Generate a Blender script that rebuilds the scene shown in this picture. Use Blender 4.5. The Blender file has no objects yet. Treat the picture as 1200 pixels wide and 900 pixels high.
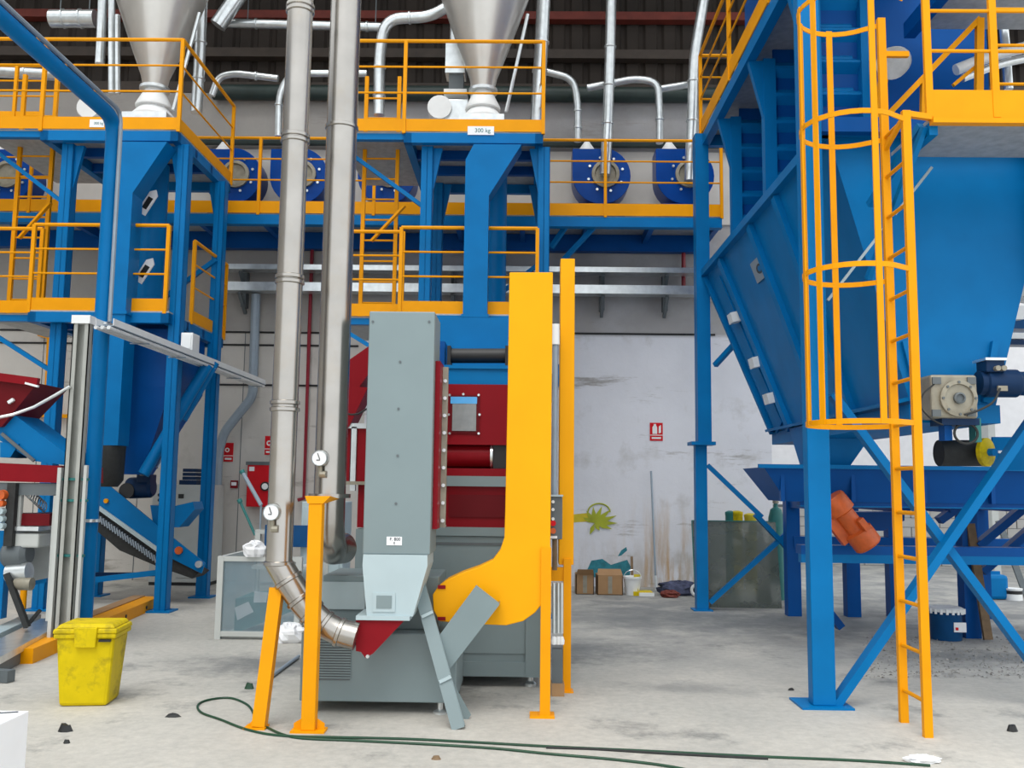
import bpy, bmesh, math, random
from mathutils import Vector, Matrix
random.seed(7)
S = bpy.context.scene
COL = S.collection

# ------------------------------------------------------------------ camera
F, CX, CY, CAMH = 1080.0, 600.0, 450.0, 1.6
PIT, PSI, RHO = math.atan(118 / 1080), 15 / 1080, 0.012
FWD = Vector((-math.sin(PSI) * math.cos(PIT), math.cos(PSI) * math.cos(PIT), math.sin(PIT)))
_r0 = Vector((math.cos(PSI), math.sin(PSI), 0))
_u0 = _r0.cross(FWD)
RGT = _r0 * math.cos(RHO) + _u0 * math.sin(RHO)
UPV = _u0 * math.cos(RHO) - _r0 * math.sin(RHO)
EYE = Vector((0, 0, CAMH))
cam = bpy.data.cameras.new('camera')
cam.sensor_width = 36.0
cam.lens = 36.0 * F / 1200.0
cam.clip_end = 200
camo = bpy.data.objects.new('camera', cam)
COL.objects.link(camo)
M3 = Matrix((RGT, UPV, -FWD)).transposed()
camo.matrix_world = Matrix.Translation(EYE) @ M3.to_4x4()
S.camera = camo

# ------------------------------------------------------------------ light
W = bpy.data.worlds.new('overcast_sky')
S.world = W
W.use_nodes = True
bg = W.node_tree.nodes['Background']
bg.inputs[0].default_value = (0.93, 0.97, 1.0, 1)
bg.inputs[1].default_value = 1.25
sun = bpy.data.lights.new('soft_daylight', 'SUN')
sun.energy = 1.5
sun.angle = math.radians(35)
sun.color = (1.0, 0.97, 0.92)
so = bpy.data.objects.new('soft_daylight', sun)
COL.objects.link(so)
so.rotation_euler = (math.radians(30), 0, math.radians(-12))
S.view_settings.view_transform = 'Standard'
S.view_settings.look = 'None'
S.view_settings.gamma = 1.0
S.view_settings.exposure = 0.28
S.view_settings.use_curve_mapping = False


# ------------------------------------------------------------------ measuring helpers (photo point + distance -> place in the hall)
def A(px, py, Y):
    d = RGT * ((px - CX) / F) + UPV * ((CY - py) / F) + FWD
    return EYE + d * (Y / d.y)


def G(px, py, z=0.0):
    d = RGT * ((px - CX) / F) + UPV * ((CY - py) / F) + FWD
    return EYE + d * ((z - CAMH) / d.z)


def XA(px, py, Y): return A(px, py, Y).x
def ZA(px, py, Y): return A(px, py, Y).z


# ------------------------------------------------------------------ materials
MATS = {}


def mat(name, col, rough=0.5, metal=0.0, var=0.12, scale=6.0, bump=0.0, dirt=None, dirt_amt=0.3, spec=0.5, alpha=None):
    m = bpy.data.materials.new(name)
    m.use_nodes = True
    nt = m.node_tree
    b = nt.nodes['Principled BSDF']
    b.inputs['Roughness'].default_value = rough
    b.inputs['Metallic'].default_value = metal
    b.inputs['Specular IOR Level'].default_value = spec
    tc = nt.nodes.new('ShaderNodeTexCoord')
    n = nt.nodes.new('ShaderNodeTexNoise')
    n.inputs['Scale'].default_value = scale
    n.inputs['Detail'].default_value = 5
    nt.links.new(tc.outputs['Object'], n.inputs['Vector'])
    r = nt.nodes.new('ShaderNodeValToRGB')
    r.color_ramp.elements[0].position = 0.3
    r.color_ramp.elements[1].position = 0.7
    lo = [c * (1 - var) for c in col]
    hi = [min(1, c * (1 + var * 0.6)) for c in col]
    r.color_ramp.elements[0].color = (*lo, 1)
    r.color_ramp.elements[1].color = (*hi, 1)
    nt.links.new(n.outputs['Fac'], r.inputs['Fac'])
    out = r.outputs['Color']
    if dirt:
        n2 = nt.nodes.new('ShaderNodeTexNoise')
        n2.inputs['Scale'].default_value = scale * 0.45
        n2.inputs['Detail'].default_value = 8
        n2.inputs['Roughness'].default_value = 0.7
        nt.links.new(tc.outputs['Object'], n2.inputs['Vector'])
        r2 = nt.nodes.new('ShaderNodeValToRGB')
        r2.color_ramp.elements[0].position = 0.5
        r2.color_ramp.elements[1].position = 0.72
        r2.color_ramp.elements[0].color = (0, 0, 0, 1)
        r2.color_ramp.elements[1].color = (dirt_amt,) * 3 + (1,)
        nt.links.new(n2.outputs['Fac'], r2.inputs['Fac'])
        mx = nt.nodes.new('ShaderNodeMix')
        mx.data_type = 'RGBA'
        nt.links.new(r2.outputs['Color'], mx.inputs['Factor'])
        nt.links.new(out, mx.inputs['A'])
        mx.inputs['B'].default_value = (*dirt, 1)
        out = mx.outputs['Result']
    nt.links.new(out, b.inputs['Base Color'])
    if bump:
        bp = nt.nodes.new('ShaderNodeBump')
        bp.inputs['Strength'].default_value = bump
        bp.inputs['Distance'].default_value = 0.01
        nt.links.new(n.outputs['Fac'], bp.inputs['Height'])
        nt.links.new(bp.outputs['Normal'], b.inputs['Normal'])
    if alpha is not None:
        b.inputs['Alpha'].default_value = alpha
    MATS[name] = m
    return m


mat('blue', (0.0003, 0.158, 0.42), 0.42, var=0.1, scale=2.5, spec=0.14)
mat('blue_deep', (0.001, 0.075, 0.30), 0.4, var=0.12, scale=2.5, spec=0.14)
mat('fan_blue', (0.001, 0.055, 0.30), 0.3, var=0.12, scale=3, spec=0.14)
mat('yellow', (0.82, 0.33, 0.002), 0.45, var=0.07, scale=3, spec=0.14)
mat('elevator_yellow', (0.86, 0.38, 0.002), 0.42, var=0.05, scale=2, spec=0.14)
mat('bin_yellow', (0.66, 0.50, 0.004), 0.5, var=0.1, scale=9, dirt=(0.10, 0.075, 0.02), dirt_amt=0.85, spec=0.14)
mat('grey', (0.20, 0.26, 0.272), 0.45, var=0.06, scale=2)
mat('grey_pale', (0.42, 0.52, 0.55), 0.4, var=0.06, scale=3)
mat('grey_dark', (0.11, 0.13, 0.14), 0.5, var=0.1)
mat('red', (0.23, 0.005, 0.011), 0.4, var=0.1, scale=3, spec=0.14)
mat('red_dark', (0.13, 0.006, 0.010), 0.4, var=0.1, scale=3, spec=0.14)
mat('red_bright', (0.62, 0.012, 0.02), 0.4, var=0.08, spec=0.14)
mat('stainless', (0.44, 0.42, 0.39), 0.25, 0.92, var=0.10, scale=4, dirt=(0.42, 0.34, 0.24), dirt_amt=0.35)
mat('galvanised', (0.72, 0.76, 0.77), 0.28, 0.8, var=0.14, scale=9)
mat('cone_steel', (0.62, 0.60, 0.56), 0.34, 0.7, var=0.10, scale=2.5)
mat('white_paint', (0.80, 0.82, 0.82), 0.5, var=0.05)
mat('black', (0.012, 0.013, 0.014), 0.5, var=0.2)
mat('rubber', (0.02, 0.022, 0.022), 0.7, var=0.3, scale=20)
mat('motor_navy', (0.008, 0.03, 0.085), 0.35, var=0.15, spec=0.14)
mat('zinc', (0.40, 0.41, 0.38), 0.45, 0.4, var=0.12, scale=5)
mat('gearbox', (0.30, 0.28, 0.22), 0.45, 0.2, var=0.18, scale=12, dirt=(0.2, 0.15, 0.1), dirt_amt=0.4)
mat('orange', (0.62, 0.11, 0.015), 0.45, var=0.2, scale=10, dirt=(0.15, 0.05, 0.03), dirt_amt=0.4)
mat('cardboard', (0.36, 0.21, 0.10), 0.8, var=0.1)
mat('wood', (0.20, 0.13, 0.07), 0.75, var=0.25, scale=12)
mat('paper', (0.85, 0.86, 0.88), 0.7, var=0.03)
mat('deck', (0.40, 0.41, 0.41), 0.6, 0.3, var=0.18, scale=14)
mat('hose_green', (0.008, 0.055, 0.025), 0.45, var=0.2)
mat('drum_blue', (0.008, 0.07, 0.20), 0.35, var=0.15, spec=0.14)
mat('teal', (0.02, 0.17, 0.16), 0.5, var=0.15)
mat('rag', (0.06, 0.07, 0.13), 0.9, var=0.5, scale=14)
mat('ink', (0.05, 0.06, 0.07), 0.7)
mat('mural_yellow', (0.62, 0.50, 0.03), 0.8, var=0.15)
mat('mural_green', (0.38, 0.42, 0.03), 0.8, var=0.2)
mat('mural_teal', (0.03, 0.22, 0.28), 0.8, var=0.3, scale=12)
mat('conduit_grey', (0.28, 0.34, 0.40), 0.45, 0.2, var=0.08)
mat('cabinet_grey', (0.50, 0.52, 0.50), 0.5, var=0.05)
mat('pipe_red', (0.25, 0.006, 0.02), 0.4)
mat('beam_dark', (0.06, 0.045, 0.035), 0.7, var=0.2)
mat('purlin_red', (0.16, 0.025, 0.015), 0.6, var=0.2)
mat('far_white', (0.85, 0.85, 0.87), 0.8, var=0.05)
mat('glow_white', (0.9, 0.9, 0.9), 0.4)


def glassy(name, col, alpha, rough=0.08):
    m = bpy.data.materials.new(name)
    m.use_nodes = True
    nt = m.node_tree
    b = nt.nodes['Principled BSDF']
    b.inputs['Base Color'].default_value = (*col, 1)
    b.inputs['Roughness'].default_value = rough
    b.inputs['Alpha'].default_value = alpha
    n = nt.nodes.new('ShaderNodeTexNoise')
    n.inputs['Scale'].default_value = 4
    mr = nt.nodes.new('ShaderNodeMapRange')
    mr.inputs['To Min'].default_value = alpha * 0.8
    mr.inputs['To Max'].default_value = min(1, alpha * 1.2)
    nt.links.new(n.outputs['Fac'], mr.inputs['Value'])
    nt.links.new(mr.outputs['Result'], b.inputs['Alpha'])
    MATS[name] = m


glassy('clear_panel', (0.25, 0.36, 0.42), 0.35)
glassy('sheet_glass', (0.13, 0.15, 0.13), 0.74)
glassy('window_glass', (0.30, 0.32, 0.33), 0.9, 0.15)
mb_ = mat('screen_blue', (0.10, 0.42, 0.85), 0.3)


STAINS = [(-2.2, 8.3, 1.1, 0.75, 0.8), (0.45, 9.2, 1.4, 0.9, 0.75), (1.2, 11.5, 2.6, 1.3, 0.6), (-2.9, 10.4, 0.5, 0.25, 0.5), (4.4, 9.2, 1.7, 0.7, 0.75), (-4.9, 8.6, 0.6, 1.6, 0.6), (3.8, 11.4, 2.2, 1.4, 0.7), (1.3, 7.6, 0.9, 0.35, 0.45)]


def floor_material():
    m = bpy.data.materials.new('concrete_floor')
    m.use_nodes = True
    nt = m.node_tree
    b = nt.nodes['Principled BSDF']
    tc = nt.nodes.new('ShaderNodeTexCoord')

    def noise(scale, detail, rough=0.6, vec=None):
        n = nt.nodes.new('ShaderNodeTexNoise')
        n.inputs['Scale'].default_value = scale
        n.inputs['Detail'].default_value = detail
        n.inputs['Roughness'].default_value = rough
        nt.links.new(vec or tc.outputs['Object'], n.inputs['Vector'])
        return n

    def ramp(src, p0, c0, p1, c1):
        r = nt.nodes.new('ShaderNodeValToRGB')
        r.color_ramp.elements[0].position = p0
        r.color_ramp.elements[1].position = p1
        r.color_ramp.elements[0].color = (*c0, 1)
        r.color_ramp.elements[1].color = (*c1, 1)
        nt.links.new(src, r.inputs['Fac'])
        return r

    def mix(fac, a, bcol, mode='MIX'):
        x = nt.nodes.new('ShaderNodeMix')
        x.data_type = 'RGBA'
        x.blend_type = mode
        if hasattr(fac, 'links'):
            nt.links.new(fac, x.inputs['Factor'])
        else:
            x.inputs['Factor'].default_value = fac
        nt.links.new(a, x.inputs['A'])
        if hasattr(bcol, 'links'):
            nt.links.new(bcol, x.inputs['B'])
        else:
            x.inputs['B'].default_value = (*bcol, 1)
        return x.outputs['Result']
    base = ramp(noise(0.55, 6).outputs['Fac'], 0.35, (0.42, 0.415, 0.385), 0.68, (0.56, 0.54, 0.49))
    c = base.outputs['Color']
    fine = ramp(noise(14, 6, 0.75).outputs['Fac'], 0.35, (0.80, 0.80, 0.80), 0.65, (1.06, 1.05, 1.04))
    c = mix(0.8, c, fine.outputs['Color'], 'MULTIPLY')
    # oil stains, and a mottled darker tone towards the back right
    st = ramp(noise(0.9, 9, 0.72).outputs['Fac'], 0.55, (0, 0, 0), 0.66, (0.8, 0.8, 0.8))
    c = mix(st.outputs['Color'], c, (0.16, 0.165, 0.16))
    sx = nt.nodes.new('ShaderNodeSeparateXYZ')
    nt.links.new(tc.outputs['Object'], sx.inputs[0])
    far = nt.nodes.new('ShaderNodeMapRange')
    far.inputs['From Min'].default_value = 7.0
    far.inputs['From Max'].default_value = 11.0
    nt.links.new(sx.outputs['Y'], far.inputs['Value'])
    rgt = nt.nodes.new('ShaderNodeMapRange')
    rgt.inputs['From Min'].default_value = 0.2
    rgt.inputs['From Max'].default_value = 1.2
    nt.links.new(sx.outputs['X'], rgt.inputs['Value'])
    mm = nt.nodes.new('ShaderNodeMath')
    mm.operation = 'MULTIPLY'
    nt.links.new(far.outputs[0], mm.inputs[0])
    nt.links.new(rgt.outputs[0], mm.inputs[1])
    nz = ramp(noise(1.6, 8, 0.7).outputs['Fac'], 0.36, (0.2, 0.2, 0.2), 0.58, (0.8, 0.8, 0.8))
    m2 = nt.nodes.new('ShaderNodeMath')
    m2.operation = 'MULTIPLY'
    nt.links.new(mm.outputs[0], m2.inputs[0])
    nt.links.new(nz.outputs['Color'], m2.inputs[1])
    c = mix(m2.outputs[0], c, (0.17, 0.18, 0.19))
    # separate oil patches, each with its own place and ragged edge
    for (x, y, rx, ry, amt) in STAINS:
        mp = nt.nodes.new('ShaderNodeMapping')
        mp.inputs['Location'].default_value = (-x / rx, -y / ry, 0)
        mp.inputs['Scale'].default_value = (1 / rx, 1 / ry, 0)
        nt.links.new(tc.outputs['Object'], mp.inputs['Vector'])
        ln = nt.nodes.new('ShaderNodeVectorMath')
        ln.operation = 'LENGTH'
        nt.links.new(mp.outputs[0], ln.inputs[0])
        ad = nt.nodes.new('ShaderNodeMath')
        ad.operation = 'MULTIPLY_ADD'
        nt.links.new(noise(2.6, 9, 0.75).outputs['Fac'], ad.inputs[0])
        ad.inputs[1].default_value = 2.4
        nt.links.new(ln.outputs['Value'], ad.inputs[2])
        rr = ramp(ad.outputs[0], 0.0, (amt,) * 3, 1.0, (0, 0, 0))
        mr_ = nt.nodes.new('ShaderNodeMapRange')
        mr_.inputs['From Min'].default_value = 1.35
        mr_.inputs['From Max'].default_value = 2.1
        mr_.inputs['To Min'].default_value = amt
        mr_.inputs['To Max'].default_value = 0.0
        nt.links.new(ad.outputs[0], mr_.inputs['Value'])
        nt.nodes.remove(rr)
        c = mix(mr_.outputs[0], c, (0.13, 0.14, 0.145))
    nt.links.new(c, b.inputs['Base Color'])
    b.inputs['Roughness'].default_value = 0.75
    bp = nt.nodes.new('ShaderNodeBump')
    bp.inputs['Strength'].default_value = 0.25
    bp.inputs['Distance'].default_value = 0.01
    nt.links.new(noise(22, 6, 0.7).outputs['Fac'], bp.inputs['Height'])
    nt.links.new(bp.outputs['Normal'], b.inputs['Normal'])
    MATS['floor'] = m


floor_material()


def wall_material(name, white, grey, rust):
    """plaster: white lower field, greyer band above, blotches, flaked cracks; rust runs where the wall has them"""
    m = bpy.data.materials.new(name)
    m.use_nodes = True
    nt = m.node_tree
    b = nt.nodes['Principled BSDF']
    b.inputs['Roughness'].default_value = 0.85
    tc = nt.nodes.new('ShaderNodeTexCoord')
    sx = nt.nodes.new('ShaderNodeSeparateXYZ')
    nt.links.new(tc.outputs['Object'], sx.inputs[0])

    def noise(scale, detail, rough, sc=(1, 1, 1)):
        mp = nt.nodes.new('ShaderNodeMapping')
        mp.inputs['Scale'].default_value = sc
        nt.links.new(tc.outputs['Object'], mp.inputs['Vector'])
        n = nt.nodes.new('ShaderNodeTexNoise')
        n.inputs['Scale'].default_value = scale
        n.inputs['Detail'].default_value = detail
        n.inputs['Roughness'].default_value = rough
        nt.links.new(mp.outputs[0], n.inputs['Vector'])
        return n.outputs['Fac']

    def mr(src, a, c, lo=0.0, hi=1.0):
        x = nt.nodes.new('ShaderNodeMapRange')
        x.inputs['From Min'].default_value = a
        x.inputs['From Max'].default_value = c
        x.inputs['To Min'].default_value = lo
        x.inputs['To Max'].default_value = hi
        nt.links.new(src, x.inputs['Value'])
        return x.outputs[0]

    def mul(a, c):
        x = nt.nodes.new('ShaderNodeMath')
        x.operation = 'MULTIPLY'
        nt.links.new(a, x.inputs[0])
        if isinstance(c, float):
            x.inputs[1].default_value = c
        else:
            nt.links.new(c, x.inputs[1])
        return x.outputs[0]

    def mix(fac, a, bc):
        x = nt.nodes.new('ShaderNodeMix')
        x.data_type = 'RGBA'
        nt.links.new(fac, x.inputs['Factor'])
        if isinstance(a, tuple):
            x.inputs['A'].default_value = (*a, 1)
        else:
            nt.links.new(a, x.inputs['A'])
        x.inputs['B'].default_value = (*bc, 1)
        return x.outputs['Result']
    c = mix(mr(sx.outputs['Z'], 4.02, 4.10), white, grey)
    c = mix(mul(mr(noise(0.8, 7, 0.65), 0.45, 0.75), 0.55), c, tuple(v * 0.80 for v in white))
    c = mix(mul(mr(noise(1.3, 7, 0.62), 0.56, 0.74), 0.65), c, (0.38, 0.36, 0.33))
    c = mix(mul(mr(noise(1.1, 9, 0.72, (0.35, 1, 2.4)), 0.58, 0.66), 0.75), c, (0.22, 0.20, 0.17))
    if rust:
        lowz = mul(mr(sx.outputs['Z'], 1.5, 0.2), mul(mr(sx.outputs['X'], 1.55, 2.1, 0.12, 1.0), mr(sx.outputs['X'], 3.1, 2.7, 0.1, 1.0)))
        c = mix(mul(mul(lowz, mr(noise(2.4, 6, 0.7, (2.4, 1, 0.22)), 0.46, 0.62)), 0.85), c, (0.45, 0.24, 0.04))
        c = mix(mul(mul(mr(sx.outputs['Z'], 0.8, 0.0), 0.6), mr(noise(3, 6, 0.7, (1.5, 1, 0.4)), 0.45, 0.6)), c, (0.35, 0.27, 0.16))
    nt.links.new(c, b.inputs['Base Color'])
    bp = nt.nodes.new('ShaderNodeBump')
    bp.inputs['Strength'].default_value = 0.3
    bp.inputs['Distance'].default_value = 0.02
    nt.links.new(noise(5, 8, 0.7), bp.inputs['Height'])
    nt.links.new(bp.outputs['Normal'], b.inputs['Normal'])
    MATS[name] = m


wall_material('plaster_right', (0.72, 0.73, 0.78), (0.36, 0.35, 0.35), True)
wall_material('plaster_left', (0.60, 0.57, 0.53), (0.36, 0.34, 0.32), False)
mat('gravel', (0.30, 0.29, 0.27), 0.9, var=0.4, scale=8)
mat('block', (0.50, 0.49, 0.47), 0.85, var=0.15, scale=4, dirt=(0.2, 0.18, 0.15), dirt_amt=0.5)
mat('header_dark', (0.03, 0.05, 0.045), 0.5, var=0.2)
mat('wall_band', (0.60, 0.57, 0.53), 0.8, var=0.1, scale=2)
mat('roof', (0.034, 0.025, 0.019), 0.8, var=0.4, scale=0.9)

# ------------------------------------------------------------------ mesh helpers
ORG = {}


class MB:
    def __init__(s):
        s.v, s.f = [], []

    def add(s, vs, fs):
        o = len(s.v)
        s.v += [Vector(v) for v in vs]
        s.f += [tuple(i + o for i in q) for q in fs]
        return s

    def box(s, x0, x1, y0, y1, z0, z1):
        x0, x1 = min(x0, x1), max(x0, x1)
        y0, y1 = min(y0, y1), max(y0, y1)
        z0, z1 = min(z0, z1), max(z0, z1)
        return s.hexa([(x0, y0, z0), (x1, y0, z0), (x1, y1, z0), (x0, y1, z0)],
                      [(x0, y0, z1), (x1, y0, z1), (x1, y1, z1), (x0, y1, z1)])

    def hexa(s, b, t):
        return s.add(list(b) + list(t), [(3, 2, 1, 0), (4, 5, 6, 7), (0, 1, 5, 4), (1, 2, 6, 5), (2, 3, 7, 6), (3, 0, 4, 7)])

    def bar(s, p, q, w, h, up=(0, 0, 1)):
        p, q, up = Vector(p), Vector(q), Vector(up)
        d = (q - p).normalized()
        if abs(d.dot(up)) > 0.99:
            up = Vector((0, 1, 0))
        a = d.cross(up).normalized() * (w / 2)
        c = a.normalized().cross(d).normalized() * (h / 2)
        return s.hexa([p - a - c, p + a - c, p + a + c, p - a + c], [q - a - c, q + a - c, q + a + c, q - a + c])

    def channel(s, p, q, w, h, t, up=(0, 0, 1)):
        """U section: web of width h with two flanges of depth w"""
        p, q, up = Vector(p), Vector(q), Vector(up)
        d = (q - p).normalized()
        if abs(d.dot(up)) > 0.99:
            up = Vector((0, 1, 0))
        a = d.cross(up).normalized()
        c = a.cross(d).normalized()
        s.bar(p, q, w, t, c) if False else None
        for off, ww, hh in ((c * (h / 2 - t / 2), w, t), (-c * (h / 2 - t / 2), w, t), (a * (w / 2 - t / 2), t, h)):
            s.bar(p + off, q + off, ww, hh, c)
        return s

    def tube(s, pts, r, n=10, cap=True):
        pts = [Vector(p) for p in pts]
        rs = r if isinstance(r, (list, tuple)) else [r] * len(pts)
        d0 = (pts[1] - pts[0]).normalized()
        u = d0.orthogonal().normalized()
        o = len(s.v)
        prev = d0
        for i, p in enumerate(pts):
            if i == 0:
                d = d0
            elif i == len(pts) - 1:
                d = (pts[i] - pts[i - 1]).normalized()
            else:
                d = ((pts[i] - pts[i - 1]).normalized() + (pts[i + 1] - pts[i]).normalized()).normalized()
            u = prev.rotation_difference(d) @ u
            u = (u - d * u.dot(d)).normalized()
            prev = d
            w = d.cross(u)
            for k in range(n):
                a = 2 * math.pi * k / n
                s.v.append(p + (u * math.cos(a) + w * math.sin(a)) * rs[i])
        for i in range(len(pts) - 1):
            for k in range(n):
                a, b2 = o + i * n + k, o + i * n + (k + 1) % n
                s.f.append((a, b2, b2 + n, a + n))
        if cap:
            s.f.append(tuple(o + k for k in range(n))[::-1])
            s.f.append(tuple(o + (len(pts) - 1) * n + k for k in range(n)))
        return s

    def lathe(s, prof, org, axis=(0, 0, 1), n=20):
        axis = Vector(axis).normalized()
        pts = [Vector(org) + axis * z for _, z in prof]
        u = axis.orthogonal().normalized()
        w = axis.cross(u)
        o = len(s.v)
        for (r, z), p in zip(prof, pts):
            for k in range(n):
                a = 2 * math.pi * k / n
                s.v.append(p + (u * math.cos(a) + w * math.sin(a)) * max(r, 1e-4))
        for i in range(len(prof) - 1):
            for k in range(n):
                a, b2 = o + i * n + k, o + i * n + (k + 1) % n
                s.f.append((a, b2, b2 + n, a + n))
        s.f.append(tuple(o + k for k in range(n))[::-1])
        s.f.append(tuple(o + (len(prof) - 1) * n + k for k in range(n)))
        return s

    def prism(s, poly, vec):
        vec = Vector(vec)
        poly = [Vector(p) for p in poly]
        n = len(poly)
        vs = poly + [p + vec for p in poly]
        fs = [tuple(range(n))[::-1], tuple(range(n, 2 * n))]
        fs += [(k, (k + 1) % n, (k + 1) % n + n, k + n) for k in range(n)]
        return s.add(vs, fs)

    def outline(s, pts, Y, th):
        return s.prism([A(x, y, Y) for x, y in pts], (0, th, 0))

    def rect(s, x0, y0, x1, y1, Y, th):
        """upright box whose front face spans the photo rectangle at distance Y"""
        a, b = A(x0, (y0 + y1) / 2, Y), A(x1, (y0 + y1) / 2, Y)
        z1, z0 = ZA((x0 + x1) / 2, y0, Y), ZA((x0 + x1) / 2, y1, Y)
        return s.box(a.x, b.x, Y, Y + th, z0, z1)

    def build(s, name, m, parent=None, smooth=False, bevel=0.0, origin=None):
        me = bpy.data.meshes.new(name)
        if parent is not None:
            org = ORG[parent.name]
        elif origin is not None:
            org = Vector(origin)
        else:
            xs = [v.x for v in s.v]
            ys = [v.y for v in s.v]
            org = Vector(((min(xs) + max(xs)) / 2, (min(ys) + max(ys)) / 2, min(v.z for v in s.v)))
        me.from_pydata([v - org for v in s.v], [], s.f)
        bm = bmesh.new()
        bm.from_mesh(me)
        bmesh.ops.recalc_face_normals(bm, faces=bm.faces)
        bm.to_mesh(me)
        bm.free()
        me.materials.append(MATS[m] if isinstance(m, str) else m)
        if smooth:
            for p in me.polygons:
                p.use_smooth = True
            me.set_sharp_from_angle(angle=math.radians(35))
        o = bpy.data.objects.new(name, me)
        COL.objects.link(o)
        ORG[o.name] = org
        if parent is not None:
            o.parent = parent
        else:
            o.location = org
        if bevel:
            bv = o.modifiers.new('edge', 'BEVEL')
            bv.width = bevel
            bv.segments = 2
            bv.limit_method = 'ANGLE'
        return o


def thing(name, label, cat, loc, group=None):
    o = bpy.data.objects.new(name, None)
    o.empty_display_size = 0.1
    COL.objects.link(o)
    o.location = loc
    ORG[o.name] = Vector(loc)
    tag(o, label, cat, group)
    return o


def tag(o, label, cat, group=None):
    o['label'] = label
    o['category'] = cat
    if group:
        o['group'] = group
    return o


def struct(o):
    o['kind'] = 'structure'
    return o


def copy_tree(o, dx, label=None, parent=None):
    c = o.copy()
    COL.objects.link(c)
    ORG[c.name] = ORG[o.name] + Vector((dx, 0, 0))
    if parent is None:
        c.location = o.location + Vector((dx, 0, 0))
        if label:
            c['label'] = label
    else:
        c.parent = parent
    for ch in list(o.children):
        copy_tree(ch, dx, None, c)
    return c


def arc(c, r, a0, a1, n, ux, uy):
    c, ux, uy = Vector(c), Vector(ux), Vector(uy)
    return [c + (ux * math.cos(a0 + (a1 - a0) * i / n) + uy * math.sin(a0 + (a1 - a0) * i / n)) * r for i in range(n + 1)]


def fillet(pts, r, n=6):
    """round the corners of a polyline"""
    pts = [Vector(p) for p in pts]
    out = [pts[0]]
    for i in range(1, len(pts) - 1):
        a, b, c = pts[i - 1], pts[i], pts[i + 1]
        d1, d2 = (a - b), (c - b)
        k = min(r, d1.length * 0.49, d2.length * 0.49)
        p, q = b + d1.normalized() * k, b + d2.normalized() * k
        for j in range(n + 1):
            t = j / n
            out.append(p.lerp(b, t).lerp(b.lerp(q, t), t))
    out.append(pts[-1])
    return out


def guard(parent, path, z, h=1.15, toe=0.16, spacing=1.3, mids=2, m='yellow', pw=0.045, ends=(True, True)):
    """guard rail along a floor path: toe boards, posts, knee rails and handrail, each a part"""
    path = [Vector((x, y, z)) for x, y in path]
    for i in range(len(path) - 1):
        a, b = path[i], path[i + 1]
        d = b - a
        L = d.length
        if toe:
            MB().bar(a + Vector((0, 0, toe / 2)), b + Vector((0, 0, toe / 2)), 0.012, toe).build('toe_board', m, parent)
        MB().tube([a + Vector((0, 0, h)), b + Vector((0, 0, h))], 0.024, 8).build('handrail', m, parent, smooth=True)
        for k in range(mids):
            zz = toe + (h - toe) * (k + 1) / (mids + 1)
            MB().tube([a + Vector((0, 0, zz)), b + Vector((0, 0, zz))], 0.013, 6).build('knee_rail', m, parent, smooth=True)
        n = max(1, round(L / spacing))
        for k in range(n + 1):
            if k == 0 and (i > 0 or not ends[0]):
                continue
            if k == n and i == len(path) - 2 and not ends[1]:
                continue
            p = a + d * (k / n)
            MB().box(p.x - pw / 2, p.x + pw / 2, p.y - pw / 2, p.y + pw / 2, z - 0.03, z + h).build('rail_post', m, parent)


def ladder(parent, p0, p1, z0, z1, step=0.28, m='yellow', rw=0.05):
    p0, p1 = Vector((*p0, 0)), Vector((*p1, 0))
    for p in (p0, p1):
        MB().box(p.x - rw / 2, p.x + rw / 2, p.y - rw / 2, p.y + rw / 2, z0, z1).build('ladder_rail', m, parent)
    n = int((z1 - z0 - 0.2) / step)
    for k in range(n):
        z = z0 + 0.25 + k * step
        MB().tube([p0 + Vector((0, 0, z)), p1 + Vector((0, 0, z))], 0.013, 6).build('rung', m, parent, smooth=True)


def text_on(parent, body, size, loc, m='ink', name='lettering', rot=(math.pi / 2, 0, 0)):
    cu = bpy.data.curves.new('t', 'FONT')
    cu.body = body
    cu.size = size
    cu.align_x = 'CENTER'
    cu.align_y = 'CENTER'
    cu.extrude = 0.0008
    tmp = bpy.data.objects.new('t', cu)
    COL.objects.link(tmp)
    dg = bpy.context.evaluated_depsgraph_get()
    me = bpy.data.meshes.new_from_object(tmp.evaluated_get(dg))
    bpy.data.objects.remove(tmp)
    bpy.data.curves.remove(cu)
    from mathutils import Euler
    me.transform(Matrix.Translation(Vector(loc) - ORG[parent.name]) @ Euler(rot).to_matrix().to_4x4())
    me.name = name
    me.materials.clear()
    me.materials.append(MATS[m])
    o = bpy.data.objects.new(name, me)
    COL.objects.link(o)
    ORG[o.name] = ORG[parent.name]
    o.parent = parent
    return o


# ================================================================== the hall
WALLY = 15.0
RW = XA(905, 560, WALLY)            # right end of the plastered back wall
o = struct(MB().box(-13, 14, -6, 24, -0.2, 0).build('floor', 'floor', origin=(0, 0, 0)))
SPLIT = XA(425, 560, WALLY)
TOPZ = ZA(600, 118, WALLY)
wall_back = struct(MB().box(SPLIT, RW, WALLY, WALLY + 0.3, 0, TOPZ + 0.1).build('wall_back', 'plaster_right', origin=(0, WALLY, 0)))
wall_bl = struct(MB().box(-13, SPLIT, WALLY, WALLY + 0.3, 0, TOPZ + 0.1).build('wall_back_left', 'plaster_left', origin=(0, WALLY, 0)))
struct(MB().box(-13.3, -13, -6, WALLY + 0.3, 0, 10).build('wall_left', 'plaster_left', origin=(-13, 0, 0)))
# upper part of the back wall carries on to the right above the opening
struct(MB().box(RW, 14, WALLY, WALLY + 0.3, 5.6, TOPZ + 0.1).build('wall_back_lintel', 'plaster_right', origin=(0, WALLY, 0)))
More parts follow.
